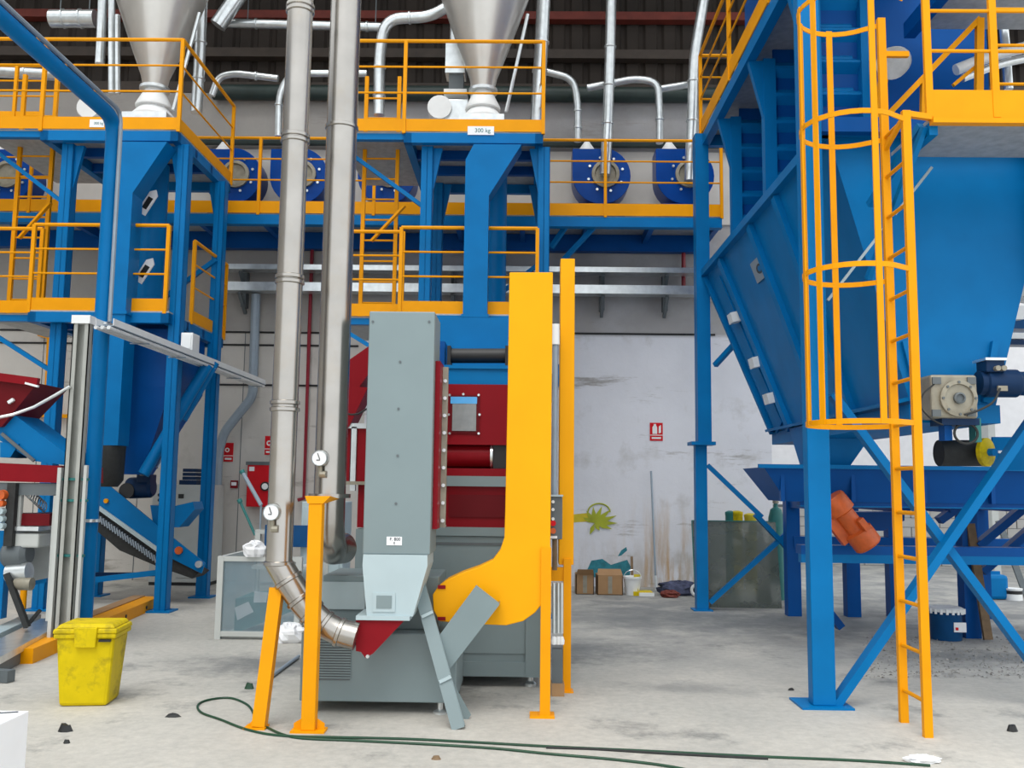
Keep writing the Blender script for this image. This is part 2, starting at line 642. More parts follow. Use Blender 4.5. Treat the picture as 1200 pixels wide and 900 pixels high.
# far wall outside, white render over rough blocks
FARY = 20.0
wf = struct(MB().box(3, 16, FARY, FARY + 0.3, 1.25, 9).build('wall_far', 'far_white', origin=(0, FARY, 0)))
wb = struct(MB().box(3, 16, FARY - 0.05, FARY + 0.28, 0, 1.25).build('wall_far_base', 'grey_dark', origin=(0, FARY, 0)))
bk = MB().box(-0.195, 0.195, FARY - 0.03, FARY + 0.03, -0.095, 0.095).build('block', 'block', wb)
bk.location = (4.6, -0.07, 0.1)
for r_ in range(6):
    for c_ in range(16):
        if r_ == 0 and c_ == 0:
            continue
        q = bk.copy()
        COL.objects.link(q)
        q.parent = wb
        q.location = (4.6 + c_ * 0.405 + (0.2 if r_ % 2 else 0), -0.07 + random.uniform(-0.012, 0.012), 0.1 + r_ * 0.2)
# dark ribbed cladding above the wall head, and the dark roof that rises towards an unseen opening added for light
def ribbed(y0, z0, y1, z1, name, x0=-13.0, x1=14.0):
    xs, x = [], x0
    while x < x1:
        xs += [(x, 0), (x + 0.16, 0), (x + 0.20, 0.05), (x + 0.28, 0.05)]
        x += 0.32
    n = len(xs)
    d = Vector((0, y1 - y0, z1 - z0)).normalized()
    up = Vector((0, -d.z, d.y)) * -1
    vs = [Vector((x, y0, z0)) + up * k for x, k in xs] + [Vector((x, y1, z1)) + up * k for x, k in xs]
    o = MB().add(vs, [(i, i + 1, i + 1 + n, i + n) for i in range(n - 1)]).build(name, 'roof', origin=(0, y0, z0))
    sm = o.modifiers.new('thick', 'SOLIDIFY')
    sm.thickness = 0.02
    return struct(o)


CLZ = 10.6
RY0, RZ0, RY1, RZ1 = WALLY + 0.7, CLZ - 0.1, 3.0, CLZ + 2.3


def roof_z(y): return RZ0 + (RZ1 - RZ0) * (RY0 - y) / (RY0 - RY1)


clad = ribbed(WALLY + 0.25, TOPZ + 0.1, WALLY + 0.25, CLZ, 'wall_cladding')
for k, (py_, m_, h_) in enumerate(((17, 'purlin_red', 0.14), (62, 'beam_dark', 0.16), (104, 'beam_dark', 0.2), (-25, 'beam_dark', 0.16))):
    z = ZA(640, py_, WALLY)
    MB().box(-13, 14, WALLY + 0.02, WALLY + 0.2, z - h_ / 2, z + h_ / 2).build('girt', m_, clad)
roof = ribbed(RY0, RZ0, 12.9, roof_z(12.9), 'ceiling')  # sheet stops short, leaving an unseen opening to light towers and back wall
for yy in (14.2, 12.9, 11.6, 10.3, 9.0, 7.7, 6.4, 5.1, 3.8):
    z = roof_z(yy) - 0.04
    MB().box(-13, 14, yy - 0.04, yy + 0.04, z - 0.14, z).build('purlin', 'beam_dark', roof)
for xx in (-10.5, -5.6, -0.6, 4.4, 9.4):
    a, b = Vector((xx, WALLY + 0.1, roof_z(WALLY) - 0.28)), Vector((xx, RY1, roof_z(RY1) - 0.28))
    MB().bar(a, b, 0.14, 0.2).build('rafter', 'beam_dark', roof)

# ------------------------------------------------------------------ painted mural, cables and fittings on the back wall
def wall_patch(name, pts, m, parent, th=0.004, off=0.0):
    return MB().outline(pts, WALLY - th - off, th - 0.001).build(name, m, parent)


wall_patch('painted_stroke', [(660, 604), (690, 601), (694, 605), (693, 611), (660, 613)], 'mural_yellow', wall_back)
for k, (a0, ln) in enumerate([(-150, 16), (-120, 20), (-95, 23), (-70, 25), (-45, 27), (-22, 28), (0, 27), (22, 22), (60, 12), (110, 17)]):
    a = math.radians(a0)
    cx_, cy_ = 697, 613
    ex, ey = cx_ + math.cos(a) * ln, cy_ + math.sin(a) * ln * 0.85
    nx, ny = -math.sin(a) * 2.7, math.cos(a) * 2.7
    mx_, my_ = (cx_ + ex) / 2, (cy_ + ey) / 2
    wall_patch('painted_leaf', [(cx_, cy_), (mx_ + nx, my_ + ny), (ex, ey), (mx_ - nx, my_ - ny)], 'mural_green', wall_back, off=0.002 * (k + 3))
for pts in ([(688, 668), (693, 657), (706, 655), (716, 662), (722, 660), (735, 656), (739, 664), (738, 674), (722, 678), (690, 676)],
            [(724, 652), (728, 645), (734, 641), (735, 645), (728, 651)]):
    wall_patch('painted_splash', pts, 'mural_teal', wall_back)
ring = MB()
ring.tube([A(690 + 12 + 13 * math.cos(t), 600 + 10 * math.sin(t), WALLY - 0.006) for t in [math.pi + i * math.pi / 10 for i in range(11)]], 0.012, 6)
ring.build('painted_loop', 'mural_green', wall_back)
# black cables along the back wall, and its panel joints
for (x0, x1, yy, par) in ((0, 420, 387, wall_bl), (0, 420, 402, wall_bl), (232, 420, 450, wall_bl), (672, 838, 390, wall_back)):
    a, b = A(x0, yy - (8 if x0 == 0 else 0) * 0, WALLY - 0.012), A(x1, yy + 3, WALLY - 0.012)
    zz = (a.z + b.z) / 2
    MB().tube([(a.x, a.y, zz), (b.x, b.y, zz)], 0.016, 6).build('cable', 'black', par)
for xx in (45, 165, 283):
    p = A(xx, 500, WALLY - 0.004)
    MB().box(p.x - 0.006, p.x + 0.006, WALLY - 0.005, WALLY - 0.001, 0, 4.05).build('panel_joint', 'grey_dark', wall_bl)

struct(MB().box(-13, RW, WALLY - 0.03, WALLY - 0.002, ZA(600, 262, WALLY), ZA(600, 178, WALLY)).build('trim_1', 'wall_band', origin=(0, WALLY, 0)))
tag(MB().tube([(-12, WALLY - 0.12, ZA(600, 171, WALLY)), (RW, WALLY - 0.12, ZA(600, 171, WALLY))], 0.07, 8).build('wall_main_pipe', 'header_dark', smooth=True), 'dark level pipe along the back wall above the blue fans', 'pipe')
# fire signs: red plates with white pictograms
def fire_sign(px, py, w, h, label, kind):
    p = A(px, py, WALLY)
    wd, hd = w * WALLY / F, h * WALLY / F
    t = thing('fire_sign', label, 'sign', (p.x, WALLY - 0.012, p.z - hd / 2), 'red fire signs')
    y0 = WALLY - 0.012
    MB().box(p.x - wd / 2, p.x + wd / 2, y0, WALLY - 0.001, p.z - hd / 2, p.z + hd / 2).build('plate', 'red_bright', t)
    f = y0 - 0.003
    q = lambda x0, x1, z0, z1: MB().box(p.x + x0 * wd, p.x + x1 * wd, f, y0, p.z + z0 * hd, p.z + z1 * hd)
    q(-0.5, 0.5, -0.21, -0.17).build('divider', 'white_paint', t)
    q(-0.36, 0.36, -0.40, -0.30).build('caption_bar', 'white_paint', t)
    if kind == 'extinguisher':
        pts = [(-0.30, -0.12), (0.06, -0.12), (0.06, 0.25), (-0.02, 0.36), (-0.02, 0.43), (-0.20, 0.43), (-0.20, 0.36), (-0.30, 0.25)]
        MB().prism([(p.x + a * wd, f, p.z + b * hd) for a, b in pts], (0, 0.003, 0)).build('pictogram_cylinder', 'white_paint', t)
        pts = [(0.18, -0.10), (0.36, -0.05), (0.36, 0.38), (0.20, 0.30)]
        MB().prism([(p.x + a * wd, f, p.z + b * hd) for a, b in pts], (0, 0.003, 0)).build('pictogram_hose', 'white_paint', t)
    else:
        MB().lathe([(0.24 * wd, 0), (0.24 * wd, 0.004)], (p.x - 0.02, f, p.z + 0.12 * hd), (0, 1, 0), 18).build('pictogram_ring', 'white_paint', t)
        MB().lathe([(0.12 * wd, 0), (0.12 * wd, 0.004)], (p.x - 0.02, f - 0.002, p.z + 0.12 * hd), (0, 1, 0), 14).build('pictogram_dot', 'red_bright', t)
    return t


fire_sign(769, 506, 15, 21, 'red fire extinguisher sign alone on the peeling white wall', 'extinguisher')
fire_sign(268, 530, 11, 22, 'small red fire alarm sign beside the blue tower leg', 'alarm')
fire_sign(317, 522, 13, 22, 'red fire sign half hidden by steel pipe above hose cabinet', 'hose')

# red hose cabinet
p = A(303, 568, WALLY)
t = thing('hose_cabinet', 'red fire hose cabinet with round dial on the back wall', 'fire cabinet', (p.x, WALLY - 0.2, ZA(303, 595, WALLY)))
MB().rect(289, 544, 320, 594, WALLY - 0.2, 0.195).build('casing', 'red_bright', t, bevel=0.015)
MB().rect(288, 541, 321, 545, WALLY - 0.21, 0.2).build('top_hood', 'grey_dark', t)
MB().rect(292, 547, 298, 552, WALLY - 0.205, 0.005).build('sticker', 'paper', t)
c = A(311, 570, WALLY - 0.2)
d_ = MB().lathe([(0.075, 0), (0.075, 0.03)], c - Vector((0, 0.03, 0)), (0, 1, 0), 18).build('dial', 'black', t, smooth=True)
MB().lathe([(0.05, 0), (0.05, 0.006)], c - Vector((0, 0.036, 0)), (0, 1, 0), 18).build('dial_face', 'paper', d_)
# alarm button
p = A(274, 567, WALLY)
t = thing('alarm_button', 'little red call point box on the wall under the alarm sign', 'call point', (p.x, WALLY - 0.05, p.z))
MB().rect(270, 563, 278, 572, WALLY - 0.05, 0.045).build('casing', 'red', t)
MB().rect(271, 565, 277, 569, WALLY - 0.056, 0.006).build('window', 'paper', t)

# galvanised cable trays along the back wall on dark brackets
for k, (y0, y1, lab) in enumerate(((311, 317, 'thin upper galvanised tray along the back wall under the walkway'), (332, 342, 'wider lower galvanised cable tray along the back wall'))):
    z0, z1 = ZA(500, y1, 14.55), ZA(500, y0, 14.55)
    t = thing('cable_tray', lab, 'cable tray', (-2, 14.55, z0))
    xa, xb = XA(262, 330, 14.55), XA(850, 330, 14.55)
    MB().box(xa, xb, 14.55, 14.56, z0, z1).build('front_lip', 'galvanised', t)
    MB().box(xa, xb, 14.56, 14.8, z0, z0 + 0.01).build('tray_floor', 'galvanised', t)
    MB().box(xa, xb, 14.8, 14.81, z0, z1).build('rear_lip', 'galvanised', t)
    for xx in (281, 530, 707, 782):
        b = XA(xx, 330, 14.6)
        q = MB().box(b - 0.04, b + 0.04, 14.82, 14.99, z0 - 0.22, z0 + 0.02)
        q.bar((b, 14.97, z0 - 0.3), (b, 14.6, z0 - 0.03), 0.05, 0.05)
        q.build('bracket', 'grey_dark', t)
# red sprinkler riser and grey downpipe on the wall
q = MB()
q.tube([A(366, 286, 14.9), A(362, 400, 14.9), A(356, 584, 14.9), A(349, 586, 14.9)], 0.03, 8)
t = q.build('riser_pipe', 'pipe_red', smooth=True)
tag(t, 'thin dark red riser pipe between the two steel ducts', 'pipe')
q = MB().tube(fillet([A(300, 345, 14.8), A(297, 440, 14.8), A(296, 465, 14.8), A(263, 506, 14.8), A(256, 530, 14.8), A(250, 684, 14.8)], 0.12), 0.075, 10)
tag(q.build('downpipe', 'conduit_grey', smooth=True), 'blue grey downpipe with slanted offset on the back wall', 'pipe')
q = MB().tube([A(801, 292, 14.9), A(801, 340, 14.9)], 0.035, 8)
tag(q.build('red_pipe_stub', 'pipe_red', smooth=True), 'short dark red pipe on the wall beside the yellow columns', 'pipe')

# ================================================================== walkway with fans at the back
MY = 13.8
MZ = ZA(640, 252, MY)
mz = thing('rear_walkway', 'long blue steel walkway with yellow guard rail along the back wall', 'walkway', (-2, MY, MZ))
mx0, mx1 = -9.5, XA(846, 250, MY)
MB().box(mx0, mx1, MY + 0.03, 14.98, MZ - 0.02, MZ).build('deck', 'deck', mz)
MB().box(mx0, mx1, MY, MY + 0.09, MZ - 0.17, MZ - 0.025).build('edge_beam', 'blue', mz)
MB().box(mx0, mx1, MY - 0.03, MY + 0.11, MZ - 0.185, MZ - 0.17).build('beam_flange', 'blue', mz)
MB().box(mx0, mx1, 14.8, 14.95, MZ - 0.3, MZ - 0.025).build('rear_beam', 'blue_deep', mz)
x = mx0 + 0.4
while x < mx1:
    MB().box(x, x + 0.08, MY + 0.09, 14.8, MZ - 0.17, MZ - 0.03).build('joist', 'blue_deep', mz)
    x += 1.0
guard(mz, [(mx0, MY + 0.01), (mx1, MY + 0.01)], MZ, h=1.2, toe=0.19, spacing=1.9)
for (x0, y0, x1, y1) in ((646, 290, 668, 258), (660, 305, 700, 262), (38, 262, 80, 250)):
    a, b = A(x0, y0, MY + 0.3), A(x1, y1, MY + 0.15)
    MB().bar(a, b, 0.07, 0.07).build('brace', 'blue', mz)


def fan(px, py, label, flip=1):
    c = A(px, py, MY + 0.35)
    R, T = 0.46, 0.42
    FZ = ZA(px, 239, MY + 0.35)
    t = thing('centrifugal_fan', label, 'fan', (c.x, c.y + T / 2, MZ), 'blue fans on the rear walkway')
    cz = FZ + R
    poly = []
    for i in range(25):
        a = math.radians(180 + 270 * i / 24)
        poly.append((c.x + R * math.cos(a) * flip, c.y, cz + R * math.sin(a)))
    top = cz + R - 0.02
    poly += [(c.x + 0.02 * flip, c.y, top), (c.x - R * flip, c.y, top)]
    MB().prism(poly, (0, T, 0)).build('volute', 'fan_blue', t, smooth=True, bevel=0.012)
    inl = MB().lathe([(0.22, 0), (0.22, -0.05), (0.17, -0.06), (0.155, -0.02), (0.05, -0.02)], (c.x + 0.06 * flip, c.y, cz + 0.02), (0, 1, 0), 22).build('inlet_flange', 'gearbox', t, smooth=True)
    for k in range(8):
        a = k * math.pi / 4 + 0.3
        MB().lathe([(0.022, 0), (0.022, -0.025)], (c.x + 0.06 * flip + 0.28 * math.cos(a), c.y, cz + 0.02 + 0.28 * math.sin(a)), (0, 1, 0), 6).build('bolt', 'galvanised', t)
    MB().lathe([(0.15, 0), (0.15, 0.03), (0.06, 0.16), (0.05, 0.18)], (c.x - (R - 0.24) * flip, c.y + T / 2, top), (0, 0, 1), 14).build('outlet_cone', 'white_paint', t, smooth=True)
    MB().box(c.x - R + 0.1, c.x + R - 0.1, c.y - 0.02, c.y + T + 0.02, MZ, FZ - 0.0).build('base_frame', 'fan_blue', t)
    MB().lathe([(0.16, 0), (0.16, 0.4)], (c.x, c.y + T, cz), (0, 1, 0), 16).build('motor', 'fan_blue', t, smooth=True)
    return c.x, cz, top, c.y


FANS = []
for px, lab in ((5, 'blue fan at far left, cut by the picture edge'), (272, 'blue fan behind the left tower guard rail corner'), (350, 'blue fan behind the left steel duct'),
                (453, 'blue fan behind the yellow caged ladder of the middle tower'), (705, 'blue fan with a tall steel duct rising from its centre'), (803, 'blue fan beside the blue post of the big hopper')):
    FANS.append(fan(px, 208, lab))


def duct(pts, r, label, Y=None, fil=0.3, m='galvanised', rings=(), name='steel_duct', n=12, hang=()):
    P = [A(x, y, (Y if len(q) == 0 else q[0])) for x, y, *q in pts]
    t = thing(name, label, 'duct', (P[-1].x, P[-1].y, min(p.z for p in P)))
    path = fillet(P, fil)
    MB().tube(path, r, n).build('pipe', m, t, smooth=True)
    for (x, y, *q) in rings:
        c = A(x, y, q[0] if q else Y)
        best = min(range(len(path) - 1), key=lambda i: ((path[i] + path[i + 1]) / 2 - c).length)
        d = (path[best + 1] - path[best]).normalized()
        tt = max(0, min(1, (c - path[best]).dot(path[best + 1] - path[best]) / max(1e-9, (path[best + 1] - path[best]).length_squared)))
        c = path[best].lerp(path[best + 1], tt)
        MB().lathe([(r + 0.004, -0.02), (r + 0.014, -0.012), (r + 0.014, 0.012), (r + 0.004, 0.02)], c, d, n).build('joint_ring', m, t, smooth=True)
    for (x, y) in hang:
        c = A(x, y, Y)
        MB().tube([c, (c.x, c.y, roof_z(c.y) - 0.05)], 0.01, 6).build('hanger_rod', 'grey_dark', t)
    return t


Y1 = MY + 0.25
duct([(717, -40), (715, 60), (712, 150), (709, 205)], 0.085, 'straight steel duct dropping into the middle of the right fan pair', Y1 - 0.05, rings=[(716, 55), (714, 100), (713, 145)])
duct([(640, 84), (672, 92), (677, 120), (677, 166)], 0.06, 'curved steel duct ending on left of the right fan pair', MY + 0.56, rings=[(677, 130), (677, 150)])
duct([(688, 103), (745, 92), (771, 96), (773, 130), (773, 168)], 0.06, 'arched steel duct between the tall straight duct and big hopper', MY + 0.56, rings=[(720, 98), (773, 140)])
duct([(775, 104), (806, 99)], 0.06, 'short level steel duct beside the guard rail of big hopper', MY + 0.62)
duct([(828, -20), (813, 70), (812, 120), (808, 212)], 0.085, 'steel duct with kink next to the hopper guard rail', Y1 - 0.05, rings=[(812, 95), (811, 150)])
duct([(444, 135), (445, 60), (452, 22), (505, 20), (533, 2), (540, -20)], 0.085, 'steel duct with sweeping bend behind the middle tower rail', 13.2, fil=0.5, rings=[(445, 90), (480, 20), (444, 112)])
duct([(536, -20), (534, 45), (533, 62)], 0.09, 'short vertical steel duct above the grey box on middle tower', 13.0, rings=[(535, 20)])
duct([(262, 27), (455, 32)], 0.075, 'long level steel duct under the roof behind both steel pipes', 14.2, rings=[(300, 28), (430, 31)], hang=[(290, 27), (440, 31)])
duct([(248, 112), (256, 90), (275, 86), (326, 92)], 0.055, 'thin bent steel duct right of the left tower corner', 13.9, rings=[(300, 89)])
duct([(326, 160), (327, 110), (340, 86), (430, 86)], 0.055, 'thin steel duct bending behind the left steel pipe', 13.9, rings=[(326, 130)])
duct([(60, 22), (112, 22)], 0.14, 'fat short steel drum pipe at top left under the roof', 13.6, rings=[(75, 22), (95, 22)], hang=[(70, 22), (104, 22)])
duct([(0, 84), (70, 88)], 0.09, 'level steel duct behind the far left guard rail', 13.6, rings=[(30, 86)])
duct([(121, -20), (119, 40), (117, 75)], 0.07, 'first of three vertical pipes left of the left cone', 12.9)
duct([(131, -20), (131, 110)], 0.05, 'second of three vertical pipes left of the left cone', 12.85)
duct([(138, 18), (138, 110)], 0.04, 'third of three vertical pipes, nearest to the left cone', 12.8)
duct([(237, -20), (234, 70), (230, 132)], 0.085, 'bright vertical duct right of the left cone', 13.2, rings=[(235, 50), (233, 95)])
duct([(638, -20), (634, 60), (629, 145)], 0.10, 'vertical duct at the right end of the middle tower', 12.6, rings=[(635, 50), (632, 92)])
duct([(555, 30), (554, 142)], 0.035, 'thin white standpipe left of the middle cone', 12.2, m='white_paint', rings=[(555, 36), (555, 118)])
duct([(290, -20), (255, 30)], 0.13, 'fat slanting steel duct under the roof left of steel pipes', 13.9, hang=[(270, 8)])
for k, (x0, x1, y, lab) in enumerate(((250, 850, 108, 'dark green header pipe along the wall head'),)):
    duct([(x0, y), (x1, y + 4)], 0.13, lab, 14.865, m='header_dark')

# ================================================================== twin feeding towers
TF, TB = 11.5, 12.95
TL, TR = -5.93, -4.43
PX0, PX1, PY0, PY1 = -6.22, -4.47 + 0.02, 11.28, 13.38
ZU = ZA(130, 152, 11.3)
ZL = ZA(100, 364, 11.3)
tw = thing('feeding_tower', 'blue steel tower with yellow rails at the left of the hall', 'tower', (TL, TF, 0), 'twin feeding towers')


def hbeam(parent, x, y, z0, z1, w=0.15, m='blue', name='leg'):
    q = MB()
    q.box(x - w / 2, x + w / 2, y - w / 2, y - w / 2 + 0.014, z0, z1)
    q.box(x - w / 2, x + w / 2, y + w / 2 - 0.014, y + w / 2, z0, z1)
    q.box(x - 0.006, x + 0.006, y - w / 2, y + w / 2, z0, z1)
    q.box(x + w / 2 - 0.012, x + w / 2, y - w / 2, y + w / 2, z0, z1)
    return q.build(name, m, parent)


for x in (TL, TR):
    for y in (TF, TB):
        hbeam(tw, x, y, 0.02, ZU - 0.14)
        MB().box(x - 0.15, x + 0.15, y - 0.15, y + 0.15, 0, 0.02).build('base_plate', 'blue', tw)
for z, x0 in ((ZU, PX0), (ZL, PX0)):
    MB().box(x0, PX1, PY0 + 0.01, PY1, z - 0.02, z).build('deck', 'deck', tw)
    MB().box(x0, PX1, PY0, PY0 + 0.1, z - 0.15, z - 0.02).build('front_beam', 'blue', tw)
    MB().box(x0, PX1, PY1 - 0.1, PY1, z - 0.15, z - 0.02).build('rear_beam', 'blue', tw)
    MB().box(PX1 - 0.1, PX1, PY0, PY1, z - 0.15, z - 0.02).build('side_beam', 'blue', tw)
    MB().box(x0, x0 + 0.1, PY0, PY1, z - 0.15, z - 0.02).build('side_beam', 'blue', tw)
    for yy in (11.9, 12.5):
        MB().box(x0, PX1, yy, yy + 0.08, z - 0.14, z - 0.02).build('joist', 'blue_deep', tw)
guard(tw, [(PX0, PY0), (PX1, PY0), (PX1, PY1)], ZU, h=1.2, spacing=1.8)
guard(tw, [(PX0, PY0 + 0.02), (PX1 - 0.06, PY0 + 0.02)], ZL, h=1.1, spacing=1.8)
for x in (TL, TR):
    for sg in (-1, 1):
        if (x == TR and sg == 1) or (x == TL and sg == -1):
            continue
        for y in (TF, TB):
            MB().prism([(x + sg * 0.07, y - 0.03, ZU - 0.75), (x + sg * 0.07, y - 0.03, ZU - 0.15), (x + sg * 0.19, y - 0.03, ZU - 0.15)], (0, 0.06, 0)).build('gusset', 'blue', tw)
guard(tw, [(PX1, 12.05), (PX1, PY1)], ZL, h=1.1, spacing=1.4)
# side bay on the left with the climbing ladder
EX0 = PX0 - 0.86
for z, t_ in ((ZU, 0.03), (ZL, 0.25)):
    MB().box(EX0, PX0, PY0 + t_, PY1, z - 0.02, z).build('bay_deck', 'deck', tw)
    MB().box(EX0, PX0, PY0 + t_, PY0 + t_ + 0.09, z - 0.10, z - 0.02).build('bay_beam', 'blue', tw)
guard(tw, [(EX0, PY0), (PX0, PY0)], ZU, h=1.2, spacing=1.0, ends=(True, False))
guard(tw, [(EX0, PY0 + 0.22), (PX0, PY0 + 0.22)], ZL, h=1.1, spacing=1.0)
ladder(tw, (EX0 + 0.26, PY0 + 0.62), (EX0 + 0.70, PY0 + 0.62), ZL, ZU + 1.0)
MB().box(EX0 - 0.03, EX0 + 0.03, PY0 + 0.2, PY0 + 0.26, ZL - 0.08, ZU - 0.02).build('bay_post', 'yellow', tw)
MB().bar((EX0 + 0.4, PY0 + 0.5, ZL + 1.05), (PX0 - 0.02, PY0 + 0.4, ZU - 0.85), 0.05, 0.03).build('bay_brace', 'yellow', tw)
MB().bar((EX0, PY0 + 0.3, ZL - 0.1), (TL - 0.06, PY0 + 0.26, ZL - 0.75), 0.07, 0.05).build('knee_brace', 'blue', tw)
MB().bar((EX0, PY0 + 0.3, ZU - 0.1), (TL - 0.06, PY0 + 0.26, ZU - 0.9), 0.06, 0.05).build('knee_brace', 'blue', tw)
MB().bar((TR, TB - 0.1, 4.75), (TR - 0.7, TB - 0.1, 4.2), 0.06, 0.06).build('knee_brace', 'blue', tw)
# square drop chute in front of the platforms
CF = 11.14
q = MB()
cx0, cx1 = XA(123, 300, CF), XA(151, 300, CF)
zt, zk = ZA(150, 166, CF), ZA(150, 226, CF)
q.prism([(cx0, CF, ZA(114, 522, CF)), (cx1, CF, ZA(150, 522, CF)), (cx1, CF, zk), (cx1 + 0.40, CF, zt), (cx0 + 0.1, CF, zt), (cx0, CF, zt - 0.2)], (0, 0.31, 0))
q.build('drop_chute', 'blue', tw)
zf = ZA(130, 366, CF)
MB().box(cx0 - 0.02, cx1 + 0.02, CF - 0.015, CF + 0.33, zf - 0.02, zf + 0.02).build('chute_flange', 'blue', tw)
zc = ZA(130, 522, CF)
MB().lathe([(0.17, 0), (0.16, -0.42), (0.10, -0.5)], ((cx0 + cx1) / 2, CF + 0.16, zc), (0, 0, 1), 16).build('chute_mouth', 'rubber', tw, smooth=True)
# round feed tube between the platforms, inspection doors
rx = XA(176, 300, 12.2)
MB().tube([(rx, 12.2, ZL), (rx, 12.2, ZU - 0.15)], 0.19, 16).build('feed_tube', 'blue', tw, smooth=True)
# blue inverted pyramid under the lower platform
hx0, hx1 = XA(147, 450, 11.75), TR - 0.1
zh0, zh1 = ZA(160, 556, 11.75), ZL - 0.16
MB().hexa([(hx0, 11.75, zh0), (hx0 + 0.28, 11.75, zh0), (hx0 + 0.28, 12.1, zh0), (hx0, 12.1, zh0)],
          [(hx0, 11.68, zh1 - 0.75), (hx1, 11.68, zh1 - 0.75), (hx1, 12.85, zh1 - 0.75), (hx0, 12.85, zh1 - 0.75)]).build('hopper', 'blue_deep', tw)
MB().box(hx0, hx1, 11.68, 12.85, zh1 - 0.75, zh1).build('hopper_skirt', 'blue_deep', tw)
MB().tube([A(243, 428, 12.0), A(168, 556, 11.6)], 0.075, 12).build('screw_tube', 'blue', tw, smooth=True)
MB().tube([A(252, 425, 12.2), A(214, 492, 12.0)], 0.06, 10).build('strut_tube', 'blue', tw, smooth=True)
MB().tube([A(205, 508, 12.0), A(184, 548, 11.8)], 0.022, 8).build('gas_strut', 'galvanised', tw, smooth=True)
tw2 = copy_tree(tw, 4.65, 'blue steel tower with yellow rails in the middle, behind the yellow elevator')
for ch in tw2.children:
    if ch.name.split('.')[0] in ('drop_chute', 'chute_flange', 'chute_mouth'):
        ch.location.x -= 0.19

# little things that only one of the towers carries
for lab, par_x, pts in (('white name plate stuck to the toe board of left tower', 0, (105, 140, 122, 149)), ('white name plate stuck to the toe board of middle tower', 0, (548, 148, 579, 158))):
    x0, y0, x1, y1 = pts
    t = thing('name_plate', lab, 'sign', A(x0, y1, PY0 - 0.012))
    MB().rect(x0, y0, x1, y1, PY0 - 0.012, 0.004).build('plate', 'paper', t)
    c = A((x0 + x1) / 2 + 2, (y0 + y1) / 2, PY0 - 0.014)
    text_on(t, '300 kg', 0.075 if x0 > 300 else 0.045, c, 'teal')
for (x0, y0, x1, y1) in ((165, 250, 180, 227), (161, 330, 176, 307)):
    t = thing('inspection_hatch', 'pale framed inspection hatch on the left tower, ' + ('upper one near the platform' if y0 < 300 else 'lower one above the yellow toe board'), 'hatch', A(x0, y0, 11.9))
    a, b = A(x0, y0, 11.6), A(x1, y1, 11.6)
    dv = (b - a).normalized()
    sv = Vector((dv.z, 0, -dv.x)) * 0.06
    ex = dv * 0.06
    MB().prism([a - sv, a + sv, b + sv, b + ex, b - sv], (0, 0.02, 0)).build('frame', 'paper', t)
    i1, i2 = a.lerp(b, 0.25), a.lerp(b, 0.8)
    MB().prism([i1 - sv * 0.55, i1 + sv * 0.55, i2 + sv * 0.55, i2 - sv * 0.55], (0, -0.008, 0)).build('pane', 'black', t)

# stainless cones standing on the towers
def cone(dx, label, base_label):
    c = A(180, 130, 12.1)
    x, y = c.x + dx, 12.1
    t = thing('steel_cone', label, 'silo', (x, y, ZU), 'stainless cones on the towers')
    z0 = ZA(180, 141, 12.1)
    MB().box(x - 0.3, x + 0.3, y - 0.3, y + 0.3, ZU, z0).build('plinth', 'galvanised', t)
    MB().lathe([(0.14, 0.44), (0.16, 0.48), (0.19, 0.62), (0.36, 1.08), (0.58, 1.7), (0.74, 2.2)], (x, y, z0), (0, 0, 1), 32).build('cone', 'cone_steel', t, smooth=True)
    MB().lathe([(0.2, 0.42), (0.2, 0.46)], (x, y, z0), (0, 0, 1), 24).build('flange', 'galvanised', t, smooth=True)
    MB().lathe([(0.30, 0.0), (0.30, 0.03), (0.19, 0.16), (0.24, 0.17), (0.24, 0.20), (0.13, 0.42)], (x, y, z0), (0, 0, 1), 24).build('base_skirt', 'white_paint', t, smooth=True)
    MB().tube([(x + 0.60, y - 0.1, z0 + 1.5), (x + 0.32, y - 0.12, z0 + 0.1)], 0.025, 8).build('sample_tube', 'galvanised', t, smooth=True)


cone(0, 'stainless cone silo standing on the left tower', '')
cone(4.52, 'stainless cone silo standing on the middle tower', '')
# grey box with motor standing by the middle cone
t = thing('rotary_valve', 'grey metal valve box with dark opening beside the middle cone', 'valve', (XA(533, 130, 12.6), 12.6, ZU))
MB().rect(522, 50, 545, 85, 12.5, 0.3).build('hood', 'galvanised', t)
MB().rect(526, 85, 543, 104, 12.55, 0.22).build('throat', 'grey_dark', t)
MB().rect(520, 104, 547, 110, 12.45, 0.35).build('flange', 'white_paint', t)
q = A(534, 125, 12.5)
MB().box(q.x - 0.2, q.x + 0.2, 12.45, 12.85, ZU, q.z + 0.1).build('body', 'galvanised', t, bevel=0.03)
MB().lathe([(0.17, 0), (0.17, 0.22)], A(515, 125, 12.4), (0, 1, 0), 20).build('motor_cap', 'white_paint', t, smooth=True)
t = thing('valve_drum', 'round pale drum valve left of the left cone base', 'valve', (XA(103, 125, 12.4), 12.4, ZU))
MB().lathe([(0.16, 0), (0.18, 0.05), (0.16, 0.3)], A(103, 125, 12.2), (0, 1, 0), 20).build('drum', 'white_paint', t, smooth=True)
MB().rect(98, 132, 108, 150, 12.3, 0.15).build('stand', 'galvanised', t)

# side gangway at the far left, a step higher
sx0, sx1 = -8.6, XA(48, 140, 12.7)
SZ = ZA(20, 143, 12.7)
t = thing('side_gangway', 'yellow railed gangway at the far left edge behind the left tower', 'walkway', (sx0, 12.7, SZ))
MB().box(sx0, sx1, 12.72, 13.6, SZ - 0.02, SZ).build('deck', 'deck', t)
MB().box(sx0, sx1, 12.7, 12.8, SZ - 0.12, SZ - 0.02).build('edge_beam', 'blue', t)
guard(t, [(sx0, 12.7), (sx1, 12.7)], SZ, h=0.85, spacing=0.45)

